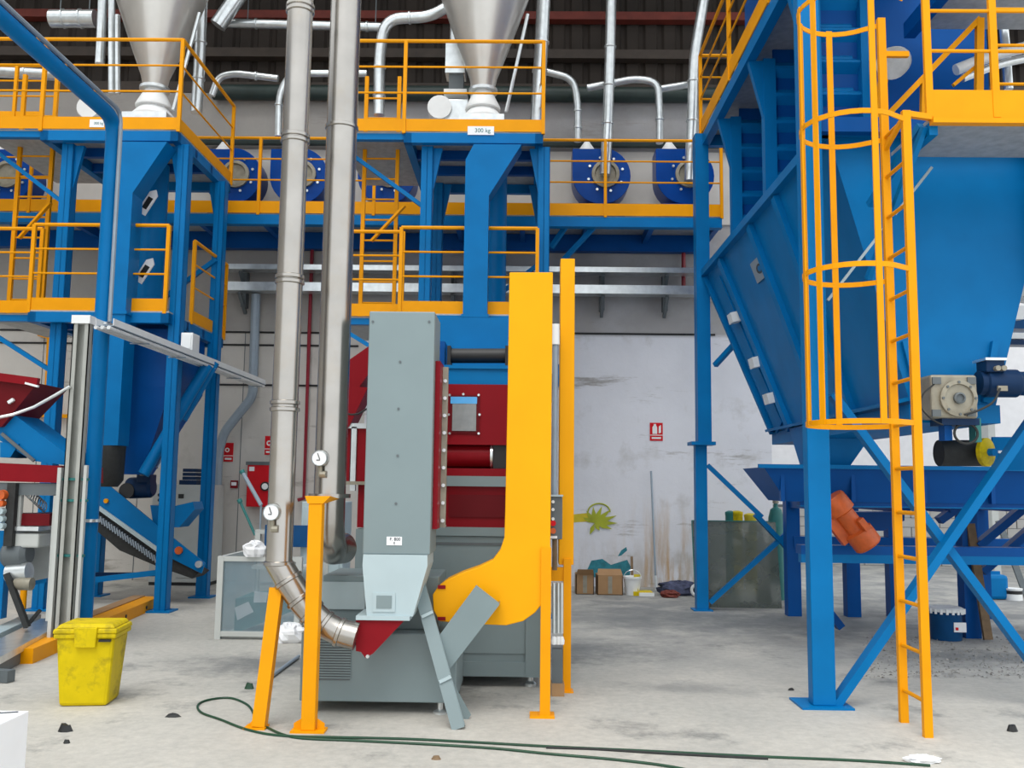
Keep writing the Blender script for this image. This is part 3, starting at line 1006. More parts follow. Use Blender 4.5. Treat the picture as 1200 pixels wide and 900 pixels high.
# ================================================================== steel ducts and machine in the foreground
def gauge(parent, px, py, Y, r=0.056):
    c = A(px, py, Y)
    g = MB().lathe([(r, 0.0), (r, -0.045), (r * 0.93, -0.055), (r * 0.90, -0.045), (0.004, -0.045)], c, (0, 1, 0), 26).build('gauge', 'galvanised', parent, smooth=True)
    MB().lathe([(r * 0.86, -0.044), (r * 0.86, -0.049)], c, (0, 1, 0), 24).build('dial_face', 'paper', g)
    MB().bar(c + Vector((0.004, -0.053, -r * 0.15)), c + Vector((-0.012, -0.053, r * 0.6)), 0.008, 0.004).build('needle', 'black', g)
    MB().box(c.x - r * 0.35, c.x + r * 0.1, c.y - 0.053, c.y - 0.05, c.z - r * 0.3, c.z - r * 0.2).build('scale_mark', 'black', g)
    MB().tube([c + Vector((0, -0.01, -r)), c + Vector((0, -0.01, -r - 0.07))], 0.016, 8).build('stem', 'gearbox', g, smooth=True)
    MB().lathe([(0.024, -0.02), (0.024, 0.02)], c + Vector((0.02, -0.01, -r - 0.055)), (1, 0, 0), 8).build('valve', 'gearbox', g)


def ring_on(parent, c, d, r, m='stainless'):
    MB().lathe([(r + 0.001, -0.016), (r + 0.010, -0.010), (r + 0.010, 0.010), (r + 0.001, 0.016)], c, d, 24).build('joint_ring', m, parent, smooth=True)


# left duct: straight drop, then a segmented elbow into the red outlet box
PY = 6.3
px1 = XA(333, 500, PY)
R1 = 0.092
ztop = 7.4
e0 = Vector((px1, PY, ZA(333, 660, PY)))
e1, e2, e3 = A(352, 702, PY), A(380, 732, PY), A(418, 746, PY)
d1 = thing('steel_duct', 'left tall stainless duct with a gauge and segmented elbow to the red box', 'duct', (px1, PY, e3.z - R1), 'stainless ducts of the grey machine')
path = [Vector((px1, PY, ztop)), e0, A(338, 680, PY), e1, A(365, 718, PY), e2, A(398, 741, PY), e3]
MB().tube(path, R1, 28).build('pipe', 'stainless', d1, smooth=True)
for (x, y) in ((349, 8), (350, 14), (342, 166), (342, 160), (335, 325), (335, 331), (331, 472), (331, 480)):
    c = A(x, y, PY)
    ring_on(d1, Vector((px1, PY, c.z)), (0, 0, 1), R1)
for i in (1, 2, 3, 4, 5, 6):
    ring_on(d1, path[i], (path[i + 1] - path[i - 1]), R1)
gauge(d1, 320, 600, PY - R1 - 0.01)
# right duct: straight drop to a flange, elbow turning away behind the post
PY2 = 6.55
px2 = XA(389, 500, PY2)
R2 = 0.112
d2 = thing('steel_duct', 'right tall stainless duct resting on a yellow post beside the grey column', 'duct', (px2, PY2, ZA(390, 655, PY2)), 'stainless ducts of the grey machine')
zf2 = ZA(389, 581, PY2)
MB().tube([(px2, PY2, ztop), (px2, PY2, zf2)], R2, 28).build('pipe', 'stainless', d2, smooth=True)
cz = ZA(389, 612, PY2)
el = [Vector((px2, PY2, zf2 - 0.01)), Vector((px2, PY2, cz))] + arc((px2, PY2 + 0.20, cz), 0.20, math.pi, math.pi * 1.5, 8, (0, 1, 0), (0, 0, 1))[1:] + [Vector((px2 + 0.05, PY2 + 0.32, cz - 0.2))]
MB().tube(el, R2, 28).build('elbow', 'stainless', d2, smooth=True)
MB().lathe([(R2 + 0.035, -0.014), (R2 + 0.035, 0.014)], (px2, PY2, zf2), (0, 0, 1), 28).build('flange', 'stainless', d2, smooth=True)
ring_on(d2, Vector((px2, PY2, ZA(392, 150, PY2))), (0, 0, 1), R2)
gauge(d2, 376, 537, PY2 - R2 - 0.01)

# yellow posts carrying the ducts
f1, f2 = G(304, 853), A(322, 690, PY - 0.06)
s1 = thing('duct_support', 'shorter yellow post with slanted head under the left duct elbow', 'support post', (f1.x, f1.y, 0), 'yellow duct supports')
MB().bar(f1 + Vector((0, 0, 0.012)), Vector((f2.x, PY, f2.z)), 0.085, 0.085, (0, 1, 0)).build('post', 'yellow', s1)
MB().box(f1.x - 0.09, f1.x + 0.05, f1.y - 0.06, f1.y + 0.06, 0, 0.012).build('foot_plate', 'yellow', s1)
MB().prism([f1 + Vector((-0.08, 0, 0.012)), f1 + Vector((0.04, 0, 0.012)), f1 + Vector((0.0, 0, 0.10))], (0, 0.01, 0)).build('gusset', 'yellow', s1)
f1 = G(362, 857)
s2 = thing('duct_support', 'taller yellow post with top plate under the right duct flange', 'support post', (f1.x, f1.y, 0), 'yellow duct supports')
zt2 = ZA(372, 590, f1.y)
MB().box(f1.x - 0.045, f1.x + 0.045, f1.y - 0.045, f1.y + 0.045, 0.014, zt2).build('post', 'yellow', s2, bevel=0.006)
MB().box(f1.x - 0.11, f1.x + 0.11, f1.y - 0.06, f1.y + 0.06, 0, 0.014).build('foot_plate', 'yellow', s2)
for sx_ in (-1, 1):
    MB().prism([(f1.x + sx_ * 0.05, f1.y, 0.014), (f1.x + sx_ * 0.10, f1.y, 0.014), (f1.x + sx_ * 0.10, f1.y, 0.05), (f1.x + sx_ * 0.05, f1.y, 0.08)], (0, 0.01, 0)).build('gusset', 'yellow', s2)
MB().hexa([(f1.x - 0.05, f1.y - 0.05, zt2), (f1.x + 0.05, f1.y - 0.05, zt2), (f1.x + 0.05, f1.y + 0.05, zt2), (f1.x - 0.05, f1.y + 0.05, zt2)],
          [(f1.x - 0.07, f1.y - 0.05, zt2 + 0.05), (f1.x + 0.10, f1.y - 0.05, zt2 + 0.05), (px2 + 0.08, PY2 - 0.05, zf2 - 0.02), (px2 - 0.12, PY2 - 0.05, zf2 - 0.02)]).build('head_plate', 'yellow', s2)

# grey column with pale hopper and red outlet box
KY = 6.33
kc = thing('dosing_column', 'tall plain grey column with pale hopper and red outlet below', 'machine', (XA(468, 740, KY), KY, ZA(430, 768, KY)))
kx0, kx1 = XA(429, 500, KY), XA(507, 500, KY)
kz0, kz1 = ZA(466, 650, KY), ZA(470, 365, KY)
MB().box(kx0, kx1, KY, KY + 0.42, kz0, kz1).build('casing', 'grey', kc, bevel=0.008)
for (x, y) in ((437, 377), (503, 377), (469, 424), (467, 479), (466, 534), (464, 590)):
    MB().lathe([(0.009, 0), (0.009, -0.006)], A(x, y, KY), (0, 1, 0), 8).build('rivet', 'grey_dark', kc)
MB().box(kx1 + 0.002, kx1 + 0.035, KY + 0.1, KY + 0.40, ZA(505, 620, KY + 0.1), ZA(510, 423, KY + 0.1)).build('side_plate', 'red', kc)
q = MB().box(kx1 + 0.036, kx1 + 0.075, KY + 0.30, KY + 0.34, ZA(512, 618, KY + 0.3), ZA(516, 430, KY + 0.3)).build('bolted_flange', 'gearbox', kc)
for k in range(9):
    zz = ZA(512, 610, KY + 0.3) + k * 0.125
    MB().lathe([(0.014, 0), (0.014, -0.02)], (kx1 + 0.056, KY + 0.30, zz), (0, 1, 0), 6).build('bolt', 'galvanised', q)
zh = [ZA(466, y, KY) for y in (650, 663, 722)]
hp = MB()
xs_ = [(XA(426, 650, KY), XA(501, 650, KY)), (XA(425, 663, KY), XA(501, 663, KY)), (XA(430, 722, KY), XA(484, 722, KY))]
for i in range(2):
    (a0, a1), (b0, b1) = xs_[i], xs_[i + 1]
    yb = KY + 0.40 if i == 0 else KY + 0.28
    hp.hexa([(b0, KY - 0.01, zh[i + 1]), (b1, KY - 0.01, zh[i + 1]), (b1, yb, zh[i + 1]), (b0, yb, zh[i + 1])],
            [(a0, KY - 0.01, zh[i]), (a1, KY - 0.01, zh[i]), (a1, KY + 0.40, zh[i]), (a0, KY + 0.40, zh[i])])
hpo = hp.build('hopper', 'grey_pale', kc)
wf_ = MB().rect(437, 695, 463, 717, KY - 0.018, 0.01).build('sight_frame', 'grey_pale', hpo)
MB().rect(441, 698, 459, 713, KY - 0.022, 0.006).build('sight_glass', 'grey', hpo)
MB().rect(417, 722, 480, 727, KY - 0.03, 0.34).build('bottom_flange', 'grey_pale', kc)
MB().outline([(417, 727), (474, 727), (437, 766), (428, 771), (423, 764), (417, 763)], KY - 0.01, 0.26).build('outlet_box', 'red', kc)
MB().lathe([(0.012, 0), (0.012, -0.014)], A(431, 769, KY - 0.01), (0, 1, 0), 10).build('outlet_bolt', 'galvanised', kc)
lb = MB().rect(453, 629, 471, 639, KY - 0.004, 0.003).build('label_plate', 'paper', kc)
text_on(kc, 'F. 800', 0.03, A(463, 632, KY - 0.006), 'ink')
text_on(kc, '0', 0.022, A(462, 636.5, KY - 0.006), 'ink')

# grey base cabinet under the column
BY = 6.62
bc = thing('base_cabinet', 'low wide grey cabinet with mesh vent under the grey column', 'cabinet', (XA(450, 830, BY), BY, 0))
bx0, bx1 = XA(352, 780, BY), XA(535, 780, BY)
bz0, bz1 = ZA(450, 823, BY), ZA(450, 742, BY)
MB().box(bx0, bx1, BY, BY + 0.75, bz0, bz1).build('body', 'grey', bc, bevel=0.008)
MB().box(XA(372, 700, BY), XA(512, 700, BY), BY + 0.17, BY + 0.75, bz1, ZA(400, 677, BY)).build('upper_body', 'grey', bc, bevel=0.008)
MB().rect(376, 682, 428, 714, BY + 0.155, 0.012).build('cover_plate', 'grey_pale', bc)
vp = MB().rect(370, 728, 411, 797, BY - 0.006, 0.005).build('vent_panel', 'grey_dark', bc)
for k in range(22):
    y = 729.5 + k * 3.05
    MB().rect(370, y, 411, y + 1.5, BY - 0.014, 0.008).build('slat', 'grey', vp)
for (x, yy) in ((360, BY + 0.05), (515, BY + 0.05), (360, BY + 0.65), (515, BY + 0.65)):
    c = A(x, 838, BY)
    MB().lathe([(0.05, 0), (0.05, 0.015), (0.02, 0.03), (0.02, bz0 + 0.005)], (c.x, yy, 0), (0, 0, 1), 14).build('levelling_foot', 'galvanised', bc, smooth=True)
# leaning grey leg channel and slanting chute of the same cabinet
ch = thing('discharge_chute', 'grey leaning channel leg with slanted flat chute in front of cabinet', 'chute', (G(537, 855).x, G(537, 855).y, 0))
ft = G(537, 855)
tp = A(489, 681, BY - 0.08)
q = MB()
ax = (tp - ft).normalized()
sd = Vector((1, 0, 0)) - ax * ax.x
sd.normalize()
nn = ax.cross(sd).normalized()
q.bar(ft + Vector((0, 0, 0.004)), tp, 0.085, 0.012, nn)
for k in (-1, 1):
    q.bar(ft + sd * (0.042 * k) + Vector((0, 0.03, 0.004)), tp + sd * (0.042 * k) + Vector((0, 0.03, 0)), 0.008, 0.06, nn)
q.build('channel_leg', 'grey', ch)
for fr in (0.24, 0.68):
    c = tp.lerp(ft, fr)
    MB().bar(c - sd * 0.035 + Vector((0, -0.012, 0)), c + sd * 0.045 + Vector((0, -0.012, 0.012)), 0.02, 0.02).build('cleat', 'grey_pale', ch)
MB().prism([A(558, 686, BY - 0.16), A(585, 707, BY - 0.16), A(524, 784, BY - 0.16), A(513, 747, BY - 0.16)], (0, 0.03, 0)).build('chute_plate', 'grey', ch)
MB().prism([A(524, 784, BY - 0.16), A(585, 707, BY - 0.16), A(585, 709, BY - 0.16), A(525, 787, BY - 0.16)], (0, 0.2, 0)).build('chute_side', 'grey', ch)
MB().outline([(528, 795), (552, 838), (541, 853), (532, 826)], BY - 0.1, 0.012).build('chute_web', 'grey', ch)

# ------------------------------------------------------------------ red granulator behind
RY = 7.55
gr = thing('granulator', 'dark red and grey granulator with blue inlet behind the yellow elevator', 'machine', (XA(560, 800, RY), RY, 0))
gx0, gx1 = XA(470, 700, RY), XA(634, 700, RY)
gz = lambda y: ZA(560, y, RY)
MB().box(gx0, gx1, RY, RY + 1.5, gz(789), gz(628)).build('lower_cabinet', 'grey', gr, bevel=0.01)
MB().rect(533, 697, 620, 766, RY - 0.012, 0.01).build('cabinet_door', 'grey', gr, bevel=0.003)
MB().rect(506, 636, 620, 639, RY - 0.006, 0.005).build('seam', 'grey_dark', gr)
MB().box(gx0, gx1, RY - 0.02, RY + 1.5, gz(789) - 0.02, gz(775)).build('plinth_rail', 'grey', gr)
MB().box(gx1 - 0.12, gx1, RY - 0.03, RY + 0.05, gz(792), gz(625)).build('corner_post', 'grey', gr)
for x in (gx0 + 0.08, gx1 - 0.08):
    for y in (RY + 0.06, RY + 1.4):
        MB().lathe([(0.05, 0), (0.05, 0.02), (0.025, 0.04), (0.025, gz(789) - 0.015)], (x, y, 0), (0, 0, 1), 14).build('machine_foot', 'galvanised', gr, smooth=True)
MB().box(gx0, gx1, RY - 0.02, RY + 1.3, gz(628), gz(618)).build('cross_bar', 'grey', gr)
lp = MB().box(gx0 + 0.02, gx1 - 0.02, RY + 0.02, RY + 1.25, gz(618), gz(570)).build('lower_red_housing', 'red', gr)
MB().rect(526, 580, 594, 606, RY + 0.008, 0.012).build('recess_panel', 'red_dark', lp)
for (x, y) in ((521, 572), (521, 616)):
    MB().lathe([(0.014, 0), (0.014, -0.015)], A(x, y, RY + 0.02), (0, 1, 0), 8).build('bolt', 'galvanised', lp)
MB().box(gx0, gx1, RY - 0.02, RY + 1.3, gz(570), gz(558)).build('cross_bar', 'grey', gr)
MB().box(gx0 + 0.02, gx1 - 0.02, RY - 0.01, RY + 1.25, gz(558), gz(549)).build('red_sill', 'red', gr)
MB().tube([A(505, 534, RY + 0.16), A(576, 534, RY + 0.16)], 0.10, 24).build('roller', 'red', gr, smooth=True)
MB().lathe([(0.115, 0), (0.115, 0.02)], A(575, 534, RY + 0.16), (1, 0, 0), 24).build('roller_flange', 'galvanised', gr, smooth=True)
MB().outline([(578, 520), (600, 488), (612, 488), (612, 549), (578, 549)], RY + 0.06, 0.3).build('bearing_block', 'black', gr)
MB().box(gx0 + 0.02, gx1 - 0.02, RY + 0.27, RY + 1.25, gz(549), gz(520)).build('rear_wall', 'red_dark', gr)
up = MB().box(gx0 + 0.02, gx1 - 0.02, RY + 0.03, RY + 1.2, gz(521), gz(450)).build('upper_red_housing', 'red', gr)
wfr = MB().rect(526, 463, 562, 508, RY + 0.018, 0.012).build('window_frame', 'red_dark', gr)
MB().rect(530, 473, 558, 505, RY + 0.010, 0.008).build('window_pane', 'window_glass', wfr)
MB().rect(528, 465, 559, 473, RY + 0.008, 0.01).build('blue_strip', 'screen_blue', wfr)
for (x, y) in ((527, 463), (543, 462), (561, 463), (526, 486), (562, 486), (527, 508), (561, 508)):
    MB().lathe([(0.010, 0), (0.010, -0.012)], A(x, y, RY + 0.018), (0, 1, 0), 8).build('window_bolt', 'galvanised', wfr)
MB().rect(522, 430, 612, 451, RY + 0.05, 0.8).build('blue_inlet', 'blue', gr)
MB().rect(520, 428, 612, 432, RY + 0.03, 0.84).build('inlet_flange', 'blue', gr)
MB().tube([A(528, 417, RY + 0.15), A(594, 417, RY + 0.15)], 0.062, 20).build('drive_roller', 'black', gr, smooth=True)
for x in (524, 592):
    MB().rect(x, 405, x + 4, 430, RY + 0.06, 0.2).build('roller_bracket', 'black', gr)
MB().rect(515, 400, 521, 450, RY + 0.1, 0.5).build('inlet_side_plate', 'blue_deep', gr)
MB().rect(480, 372, 600, 408, RY + 0.9, 0.25).build('inlet_hopper', 'blue', gr)
MB().rect(480, 408, 600, 430, RY + 0.9, 0.2).build('inlet_throat', 'blue', gr)
# red slanting feed chute left of the grey column
fc = thing('red_feed_chute', 'red slanted chute with red frame between steel duct and grey column', 'chute', (XA(415, 560, 7.7), 7.7, ZA(415, 640, 7.7)))
MB().outline([(400, 428), (436, 403), (436, 432), (411, 468), (400, 468)], 7.7, 0.5).build('upper_chute', 'red', fc)
MB().outline([(400, 452), (431, 454), (411, 496), (400, 512)], 7.66, 0.3).build('lower_chute', 'red', fc)
MB().rect(400, 496, 436, 502, 7.68, 0.3).build('frame_sill', 'galvanised', fc)
for x0, x1 in ((400, 410), (418, 430)):
    MB().rect(x0, 502, x1, 566, 7.7, 0.12).build('frame_post', 'red', fc)
MB().rect(411, 500, 417, 575, 7.68, 0.05).build('guide_rod', 'galvanised', fc)
MB().rect(419, 568, 427, 618, 7.72, 0.05).build('lower_post', 'red', fc)
MB().rect(400, 564, 430, 568, 7.66, 0.2).build('frame_tie', 'gearbox', fc)
MB().rect(416, 620, 440, 690, 7.70, 0.3).build('pedestal', 'grey', fc)
MB().box(XA(400, 600, 7.9), XA(440, 600, 7.9), 7.75, 8.2, 0, ZA(420, 690, 7.7)).build('pedestal_base', 'grey', fc)
MB().tube([A(403, 484, 7.6), A(412, 486, 7.6), (A(420, 485, 7.6)), A(430, 479, 7.6)], 0.008, 6).build('slack_wire', 'rubber', fc)

# ------------------------------------------------------------------ yellow elevator
EY = 6.62
ev = thing('bucket_elevator', 'broad flat yellow elevator casing with rounded boot', 'elevator', (XA(639, 840, EY), EY, 0))
MB().outline([(597, 319), (648, 319), (646, 520), (645, 640), (644, 690), (636, 707), (627, 718), (613, 728), (593, 733), (570, 732), (540, 731), (515, 728), (508, 715), (507, 697), (513, 688),
              (523, 680), (540, 672), (560, 665), (577, 657), (586, 645), (591, 630), (592, 600), (595, 450)], EY, 0.22).build('casing', 'elevator_yellow', ev, bevel=0.006)
MB().rect(635, 640, 645, 650, EY - 0.004, 0.004).build('joint_lap', 'elevator_yellow', ev)
lx0, lx1 = XA(633, 780, EY), XA(645, 780, EY)
MB().box(lx0, lx1, EY - 0.02, EY + 0.06, 0.012, ZA(640, 642, EY)).build('leg', 'yellow', ev)
MB().box(lx0 - 0.07, lx1 + 0.03, EY - 0.06, EY + 0.1, 0, 0.012).build('foot_plate', 'yellow', ev)
for k, (x, y) in enumerate(((516, 690), (516, 727))):
    MB().rect(x - 3, y - 4, x + 6, y, EY - 0.01, 0.03).build('red_clip', 'red', ev)
# rear column
QY = 7.42
rc = thing('elevator_column', 'slim yellow column standing just right of the broad yellow elevator', 'column', (XA(664, 810, QY), QY, 0))
MB().box(XA(656, 480, QY), XA(673, 480, QY), QY, QY + 0.2, ZA(664, 662, QY), ZA(665, 303, QY)).build('casing', 'elevator_yellow', rc, bevel=0.005)
MB().box(XA(660, 730, QY), XA(669, 730, QY), QY - 0.03, QY + 0.04, 0.01, ZA(664, 655, QY)).build('leg', 'yellow', rc)
MB().box(XA(657, 730, QY), XA(672, 730, QY), QY - 0.06, QY + 0.07, 0, 0.01).build('foot_plate', 'yellow', rc)
MB().rect(645, 665, 661, 681, QY - 0.02, 0.05).build('tie_plate', 'yellow', rc)
cb = thing('control_box', 'dark push button box between the two yellow columns', 'control box', (XA(651, 632, 7.1), 7.1, ZA(651, 632, 7.1)))
MB().rect(644, 582, 659, 632, 7.1, 0.31).build('casing', 'grey_dark', cb, bevel=0.006)
MB().rect(643, 580, 660, 582, 7.08, 0.2).build('lid_edge', 'grey_pale', cb)
for y, m in ((588, 'white_paint'), (597, 'white_paint'), (608, 'white_paint'), (613, 'red_bright'), (622, 'orange')):
    MB().lathe([(0.022 if y > 610 else 0.012, 0), (0.022 if y > 610 else 0.012, -0.03)], A(648, y, 7.1), (0, 1, 0), 12).build('button', m, cb, smooth=True)
MB().rect(645, 628, 653, 631, 7.095, 0.005).build('label_strip', 'paper', cb)
gp = thing('lifting_spindle', 'grey spindle tube with pale sleeves between the yellow columns', 'spindle', (XA(650, 800, 7.3), 7.3, 0))
MB().tube([A(651, 402, 7.35), A(649, 580, 7.35)], 0.024, 12).build('upper_tube', 'conduit_grey', gp, smooth=True)
MB().tube([A(651, 380, 7.35), A(651, 404, 7.35)], 0.034, 12).build('highlight_cap', 'white_paint', gp, smooth=True)  # white cap paints in a light spot on the tube
b = A(650, 632, 7.35)
MB().tube([b, A(650, 668, 7.35)], 0.02, 10).build('middle_tube', 'wood', gp, smooth=True)
for x in (649, 654, 658):
    a, c = A(x, 683, 7.32), A(x, 742, 7.32)
    MB().tube([a, c], 0.015, 10).build('sleeve', 'galvanised', gp, smooth=True)
    MB().lathe([(0.022, 0), (0.024, 0.03), (0.014, 0.06)], A(x, 755, 7.32), (0, 0, 1), 12).build('highlight_nut', 'white_paint', gp, smooth=True)  # white nuts paint in the highlights below the sleeves
c = A(653, 760, 7.32)
MB().box(c.x - 0.04, c.x + 0.04, 7.28, 7.36, 0.09, c.z).build('lower_guide', 'grey_dark', gp)
MB().box(XA(646, 810, 7.3), XA(661, 810, 7.3), 7.24, 7.4, 0, 0.09).build('wood_block', 'cardboard', gp)

# ================================================================== big blue hopper plant on the right
HX, HZ = 2.43, 4.44                     # left rim
HY0, HY1 = 7.22, 12.25
BX0, BX1, BZ = 2.97, 3.62, 2.25         # bottom opening
BY0, BY1 = 7.10, 11.0
TX1 = 4.28
hp_ = thing('hopper_plant', 'huge blue hopper on tall blue posts at the right', 'hopper', (2.22, 7.1, 0))
MB().hexa([(BX0, BY0, BZ), (BX1, BY0, BZ), (BX1, BY1, BZ), (BX0, BY1, BZ)], [(HX, HY0, HZ), (TX1, HY0, HZ), (TX1, HY1, HZ), (HX, HY1, HZ)]).build('hopper_shell', 'blue', hp_)
MB().box(BX0 - 0.02, BX1 + 0.02, BY0 - 0.02, BY1 + 0.02, BZ - 0.14, BZ).build('bottom_skirt', 'blue', hp_)
MB().box(HX - 0.07, HX + 0.02, HY0 - 0.05, HY1 + 0.05, HZ - 0.02, HZ + 0.07).build('rim_flange', 'blue', hp_)
MB().box(HX - 0.07, TX1 + 0.07, HY0 - 0.06, HY0 + 0.02, HZ - 0.02, HZ + 0.07).build('rim_flange', 'blue', hp_)
nl = Vector((-1, 0, -0.245)).normalized()


def left_pt(fy, fz, off=0.0):
    """point on the left face; fy 0 near .. 1 far, fz 0 bottom .. 1 top"""
    b = Vector((BX0, BY0 + (BY1 - BY0) * fy, BZ))
    t_ = Vector((HX, HY0 + (HY1 - HY0) * fy, HZ))
    return b.lerp(t_, fz) + nl * off


for fy in (0.99, 0.80, 0.50, 0.30):
    MB().bar(left_pt(fy, 0.0, 0.03), left_pt(fy, 0.985, 0.03), 0.10 if fy < 0.9 else 0.05, 0.06, (1, 0, 0)).build('stiffener', 'blue', hp_)
MB().bar(left_pt(0.90, 0.02, 0.02), left_pt(0.90, 0.9, 0.02), 0.25, 0.02, (1, 0, 0)).build('stiffener_plate', 'conduit_grey' if False else 'blue', hp_)
MB().bar(left_pt(0.0, 0.02, 0.02), left_pt(1.0, 0.02, 0.02), 0.03, 0.14, nl).build('bottom_flange', 'blue', hp_)
for (x, y) in ((868, 371), (891, 421), (909, 463)):
    # clamp blocks sit on the left face
    best = min(((fy / 40, fz / 40) for fy in range(41) for fz in range(41)), key=lambda q_: (A(x, y, left_pt(*q_).y) - left_pt(*q_)).length)
    p = left_pt(*best, 0.07)
    MB().bar(p - Vector((0, 0.10, 0)), p + Vector((0, 0.10, 0)), 0.12, 0.12, nl).build('clamp_block', 'white_paint', hp_)
# maker's sticker on the left face
best = min(((fy / 60, fz / 60) for fy in range(61) for fz in range(61)), key=lambda q_: (A(893, 314, left_pt(*q_).y) - left_pt(*q_)).length)
p = left_pt(*best, 0.012)
fz_ax = (left_pt(best[0], 1) - left_pt(best[0], 0)).normalized()
yy_ax = Vector((0, 1, 0))
sk = MB().prism([p - yy_ax * 0.26 - fz_ax * 0.13, p + yy_ax * 0.26 - fz_ax * 0.13, p + yy_ax * 0.26 + fz_ax * 0.13, p - yy_ax * 0.26 + fz_ax * 0.13], nl * 0.004).build('sticker', 'conduit_grey', hp_)
sk['label'] = 'pale sticker with blue emblem'
MB().prism([p + nl * 0.004 + yy_ax * (0.12 * math.cos(a)) + fz_ax * (0.06 * math.sin(a)) for a in [i * math.pi / 6 for i in range(12)]], nl * 0.002).build('emblem', 'ink', sk)
MB().prism([p + nl * 0.006 + yy_ax * (0.06 * math.cos(a)) + fz_ax * (0.035 * math.sin(a)) for a in [i * math.pi / 6 for i in range(12)]], nl * 0.002).build('emblem_core', 'blue', sk)
# front face dressing
for fx in (0.10, 0.86):
    b = Vector((BX0 + (BX1 - BX0) * fx, BY0 - 0.02, BZ + 0.02))
    t_ = Vector((HX + (TX1 - HX) * fx, HY0 - 0.02, HZ - 0.02))
    MB().bar(b, b.lerp(t_, 0.22), 0.05, 0.04, (0, 1, 0)).build('front_stiffener', 'blue', hp_)
MB().bar(A(1092, 196, 7.0), A(970, 352, 7.12), 0.02, 0.02, (0, 1, 0)).build('thin_brace', 'grey_pale', hp_)
# posts
MB().box(2.14, 2.31, 7.0, 7.12, 0.015, 6.45).build('post', 'blue', hp_, bevel=0.008)
MB().box(2.04, 2.42, 6.93, 7.27, 0, 0.015).build('base_plate', 'blue', hp_)
MB().box(4.0, 4.2, 7.0, 7.2, 0.015, 4.4).build('post', 'blue', hp_, bevel=0.008)
MB().box(2.27, 2.42, 12.25, 12.4, 0.015, ZA(825, 520, 12.3)).build('post', 'blue', hp_)
MB().box(2.30, 2.48, 12.22, 12.42, ZA(825, 520, 12.3), 6.42).build('post', 'blue', hp_)
MB().box(2.20, 2.52, 12.15, 12.47, ZA(825, 522, 12.3), ZA(825, 518, 12.3)).build('post_collar', 'blue', hp_)
MB().box(2.22, 2.47, 12.2, 12.45, 0, 0.015).build('base_plate', 'blue', hp_)
MB().bar(A(838, 428, 12.1), A(860, 404, 11.8), 0.06, 0.06).build('knee_brace', 'blue', hp_)
MB().bar(A(829, 545, 12.3), A(893, 606, 12.2), 0.07, 0.06).build('cross_brace', 'blue', hp_)
MB().bar(A(885, 603, 12.2), A(925, 645, 12.2), 0.10, 0.06).build('cross_brace', 'blue', hp_)
MB().bar(A(832, 706, 12.3), A(922, 625, 12.2), 0.09, 0.06).build('cross_brace', 'blue', hp_)
MB().bar(A(974, 832, 7.06), A(1235, 455, 7.06), 0.06, 0.11, (0, 1, 0)).build('cross_brace', 'blue', hp_)
MB().bar(A(975, 462, 7.14), A(1236, 812, 7.14), 0.06, 0.10, (0, 1, 0)).build('cross_brace', 'blue', hp_)
MB().box(2.3, 4.1, 7.04, 7.12, 4.40, 4.52).build('rim_beam', 'blue_deep', hp_)
# upper platform along the left side
UZ = 6.44
MB().box(2.42, 3.6, 7.3, 12.32, UZ - 0.03, UZ).build('upper_deck', 'deck', hp_)
MB().box(2.40, 2.5, 6.6, 12.32, UZ - 0.18, UZ - 0.03).build('upper_edge_beam', 'blue', hp_)
MB().box(2.40, 3.0, 12.24, 12.34, UZ - 0.18, UZ - 0.03).build('upper_end_beam', 'blue', hp_)
guard(hp_, [(2.40, 7.0), (2.40, 12.33), (2.9, 12.33)], UZ, h=1.15, toe=0.2, spacing=1.75)
# bin above the hopper with ribbed webs
MB().box(3.0, 4.3, 8.3, 12.2, HZ, UZ + 2.2).build('bin', 'blue_deep', hp_)
for y in (11.35, 9.75, 8.25):
    w_ = MB().box(2.70, 3.02, y, y + 0.03, HZ + 0.05, UZ - 0.03).build('web_panel', 'blue_deep', hp_)
    z = HZ + 0.15
    while z < UZ - 0.25:
        MB().hexa([(2.71, y - 0.07, z + 0.02), (3.0, y - 0.07, z + 0.02), (3.0, y, z - 0.06), (2.71, y, z - 0.06)],
                  [(2.71, y - 0.07, z + 0.05), (3.0, y - 0.07, z + 0.05), (3.0, y, z + 0.12), (2.71, y, z + 0.12)]).build('rib', 'blue', w_)
        z += 0.31
    MB().box(2.58, 2.71, y - 0.06, y + 0.07, HZ + 0.05, UZ - 0.16).build('stanchion', 'blue', hp_)
    MB().hexa([(2.60, y - 0.04, UZ - 0.9), (2.66, y - 0.04, UZ - 0.9), (2.66, y + 0.04, UZ - 0.9), (2.60, y + 0.04, UZ - 0.9)],
              [(2.42, y - 0.04, UZ - 0.18), (2.66, y - 0.04, UZ - 0.18), (2.66, y + 0.04, UZ - 0.18), (2.42, y + 0.04, UZ - 0.18)]).build('gusset', 'blue', hp_)
zz = HZ + 0.4
while zz < UZ + 1.6:
    MB().hexa([(2.66, 8.12, zz + 0.03), (3.06, 8.12, zz + 0.03), (3.06, 8.2, zz - 0.05), (2.66, 8.2, zz - 0.05)], [(2.66, 8.12, zz + 0.05), (3.06, 8.12, zz + 0.05), (3.06, 8.2, zz + 0.10), (2.66, 8.2, zz + 0.10)]).build('web_rib', 'blue', hp_)
    zz += 0.31
MB().box(2.62, 3.08, 8.2, 8.27, HZ + 0.07, UZ + 2.2).build('front_web', 'blue_deep', hp_)
MB().box(3.05, 3.14, 8.1, 8.3, HZ + 0.07, UZ + 2.2).build('front_stanchion', 'blue', hp_)
MB().box(2.56, 2.68, 8.08, 8.3, HZ + 0.07, UZ + 2.2).build('front_stanchion', 'blue', hp_)
MB().box(3.45, 5.2, 6.9, 8.0, 5.75, 5.79).build('roof_tray', 'deck', hp_)
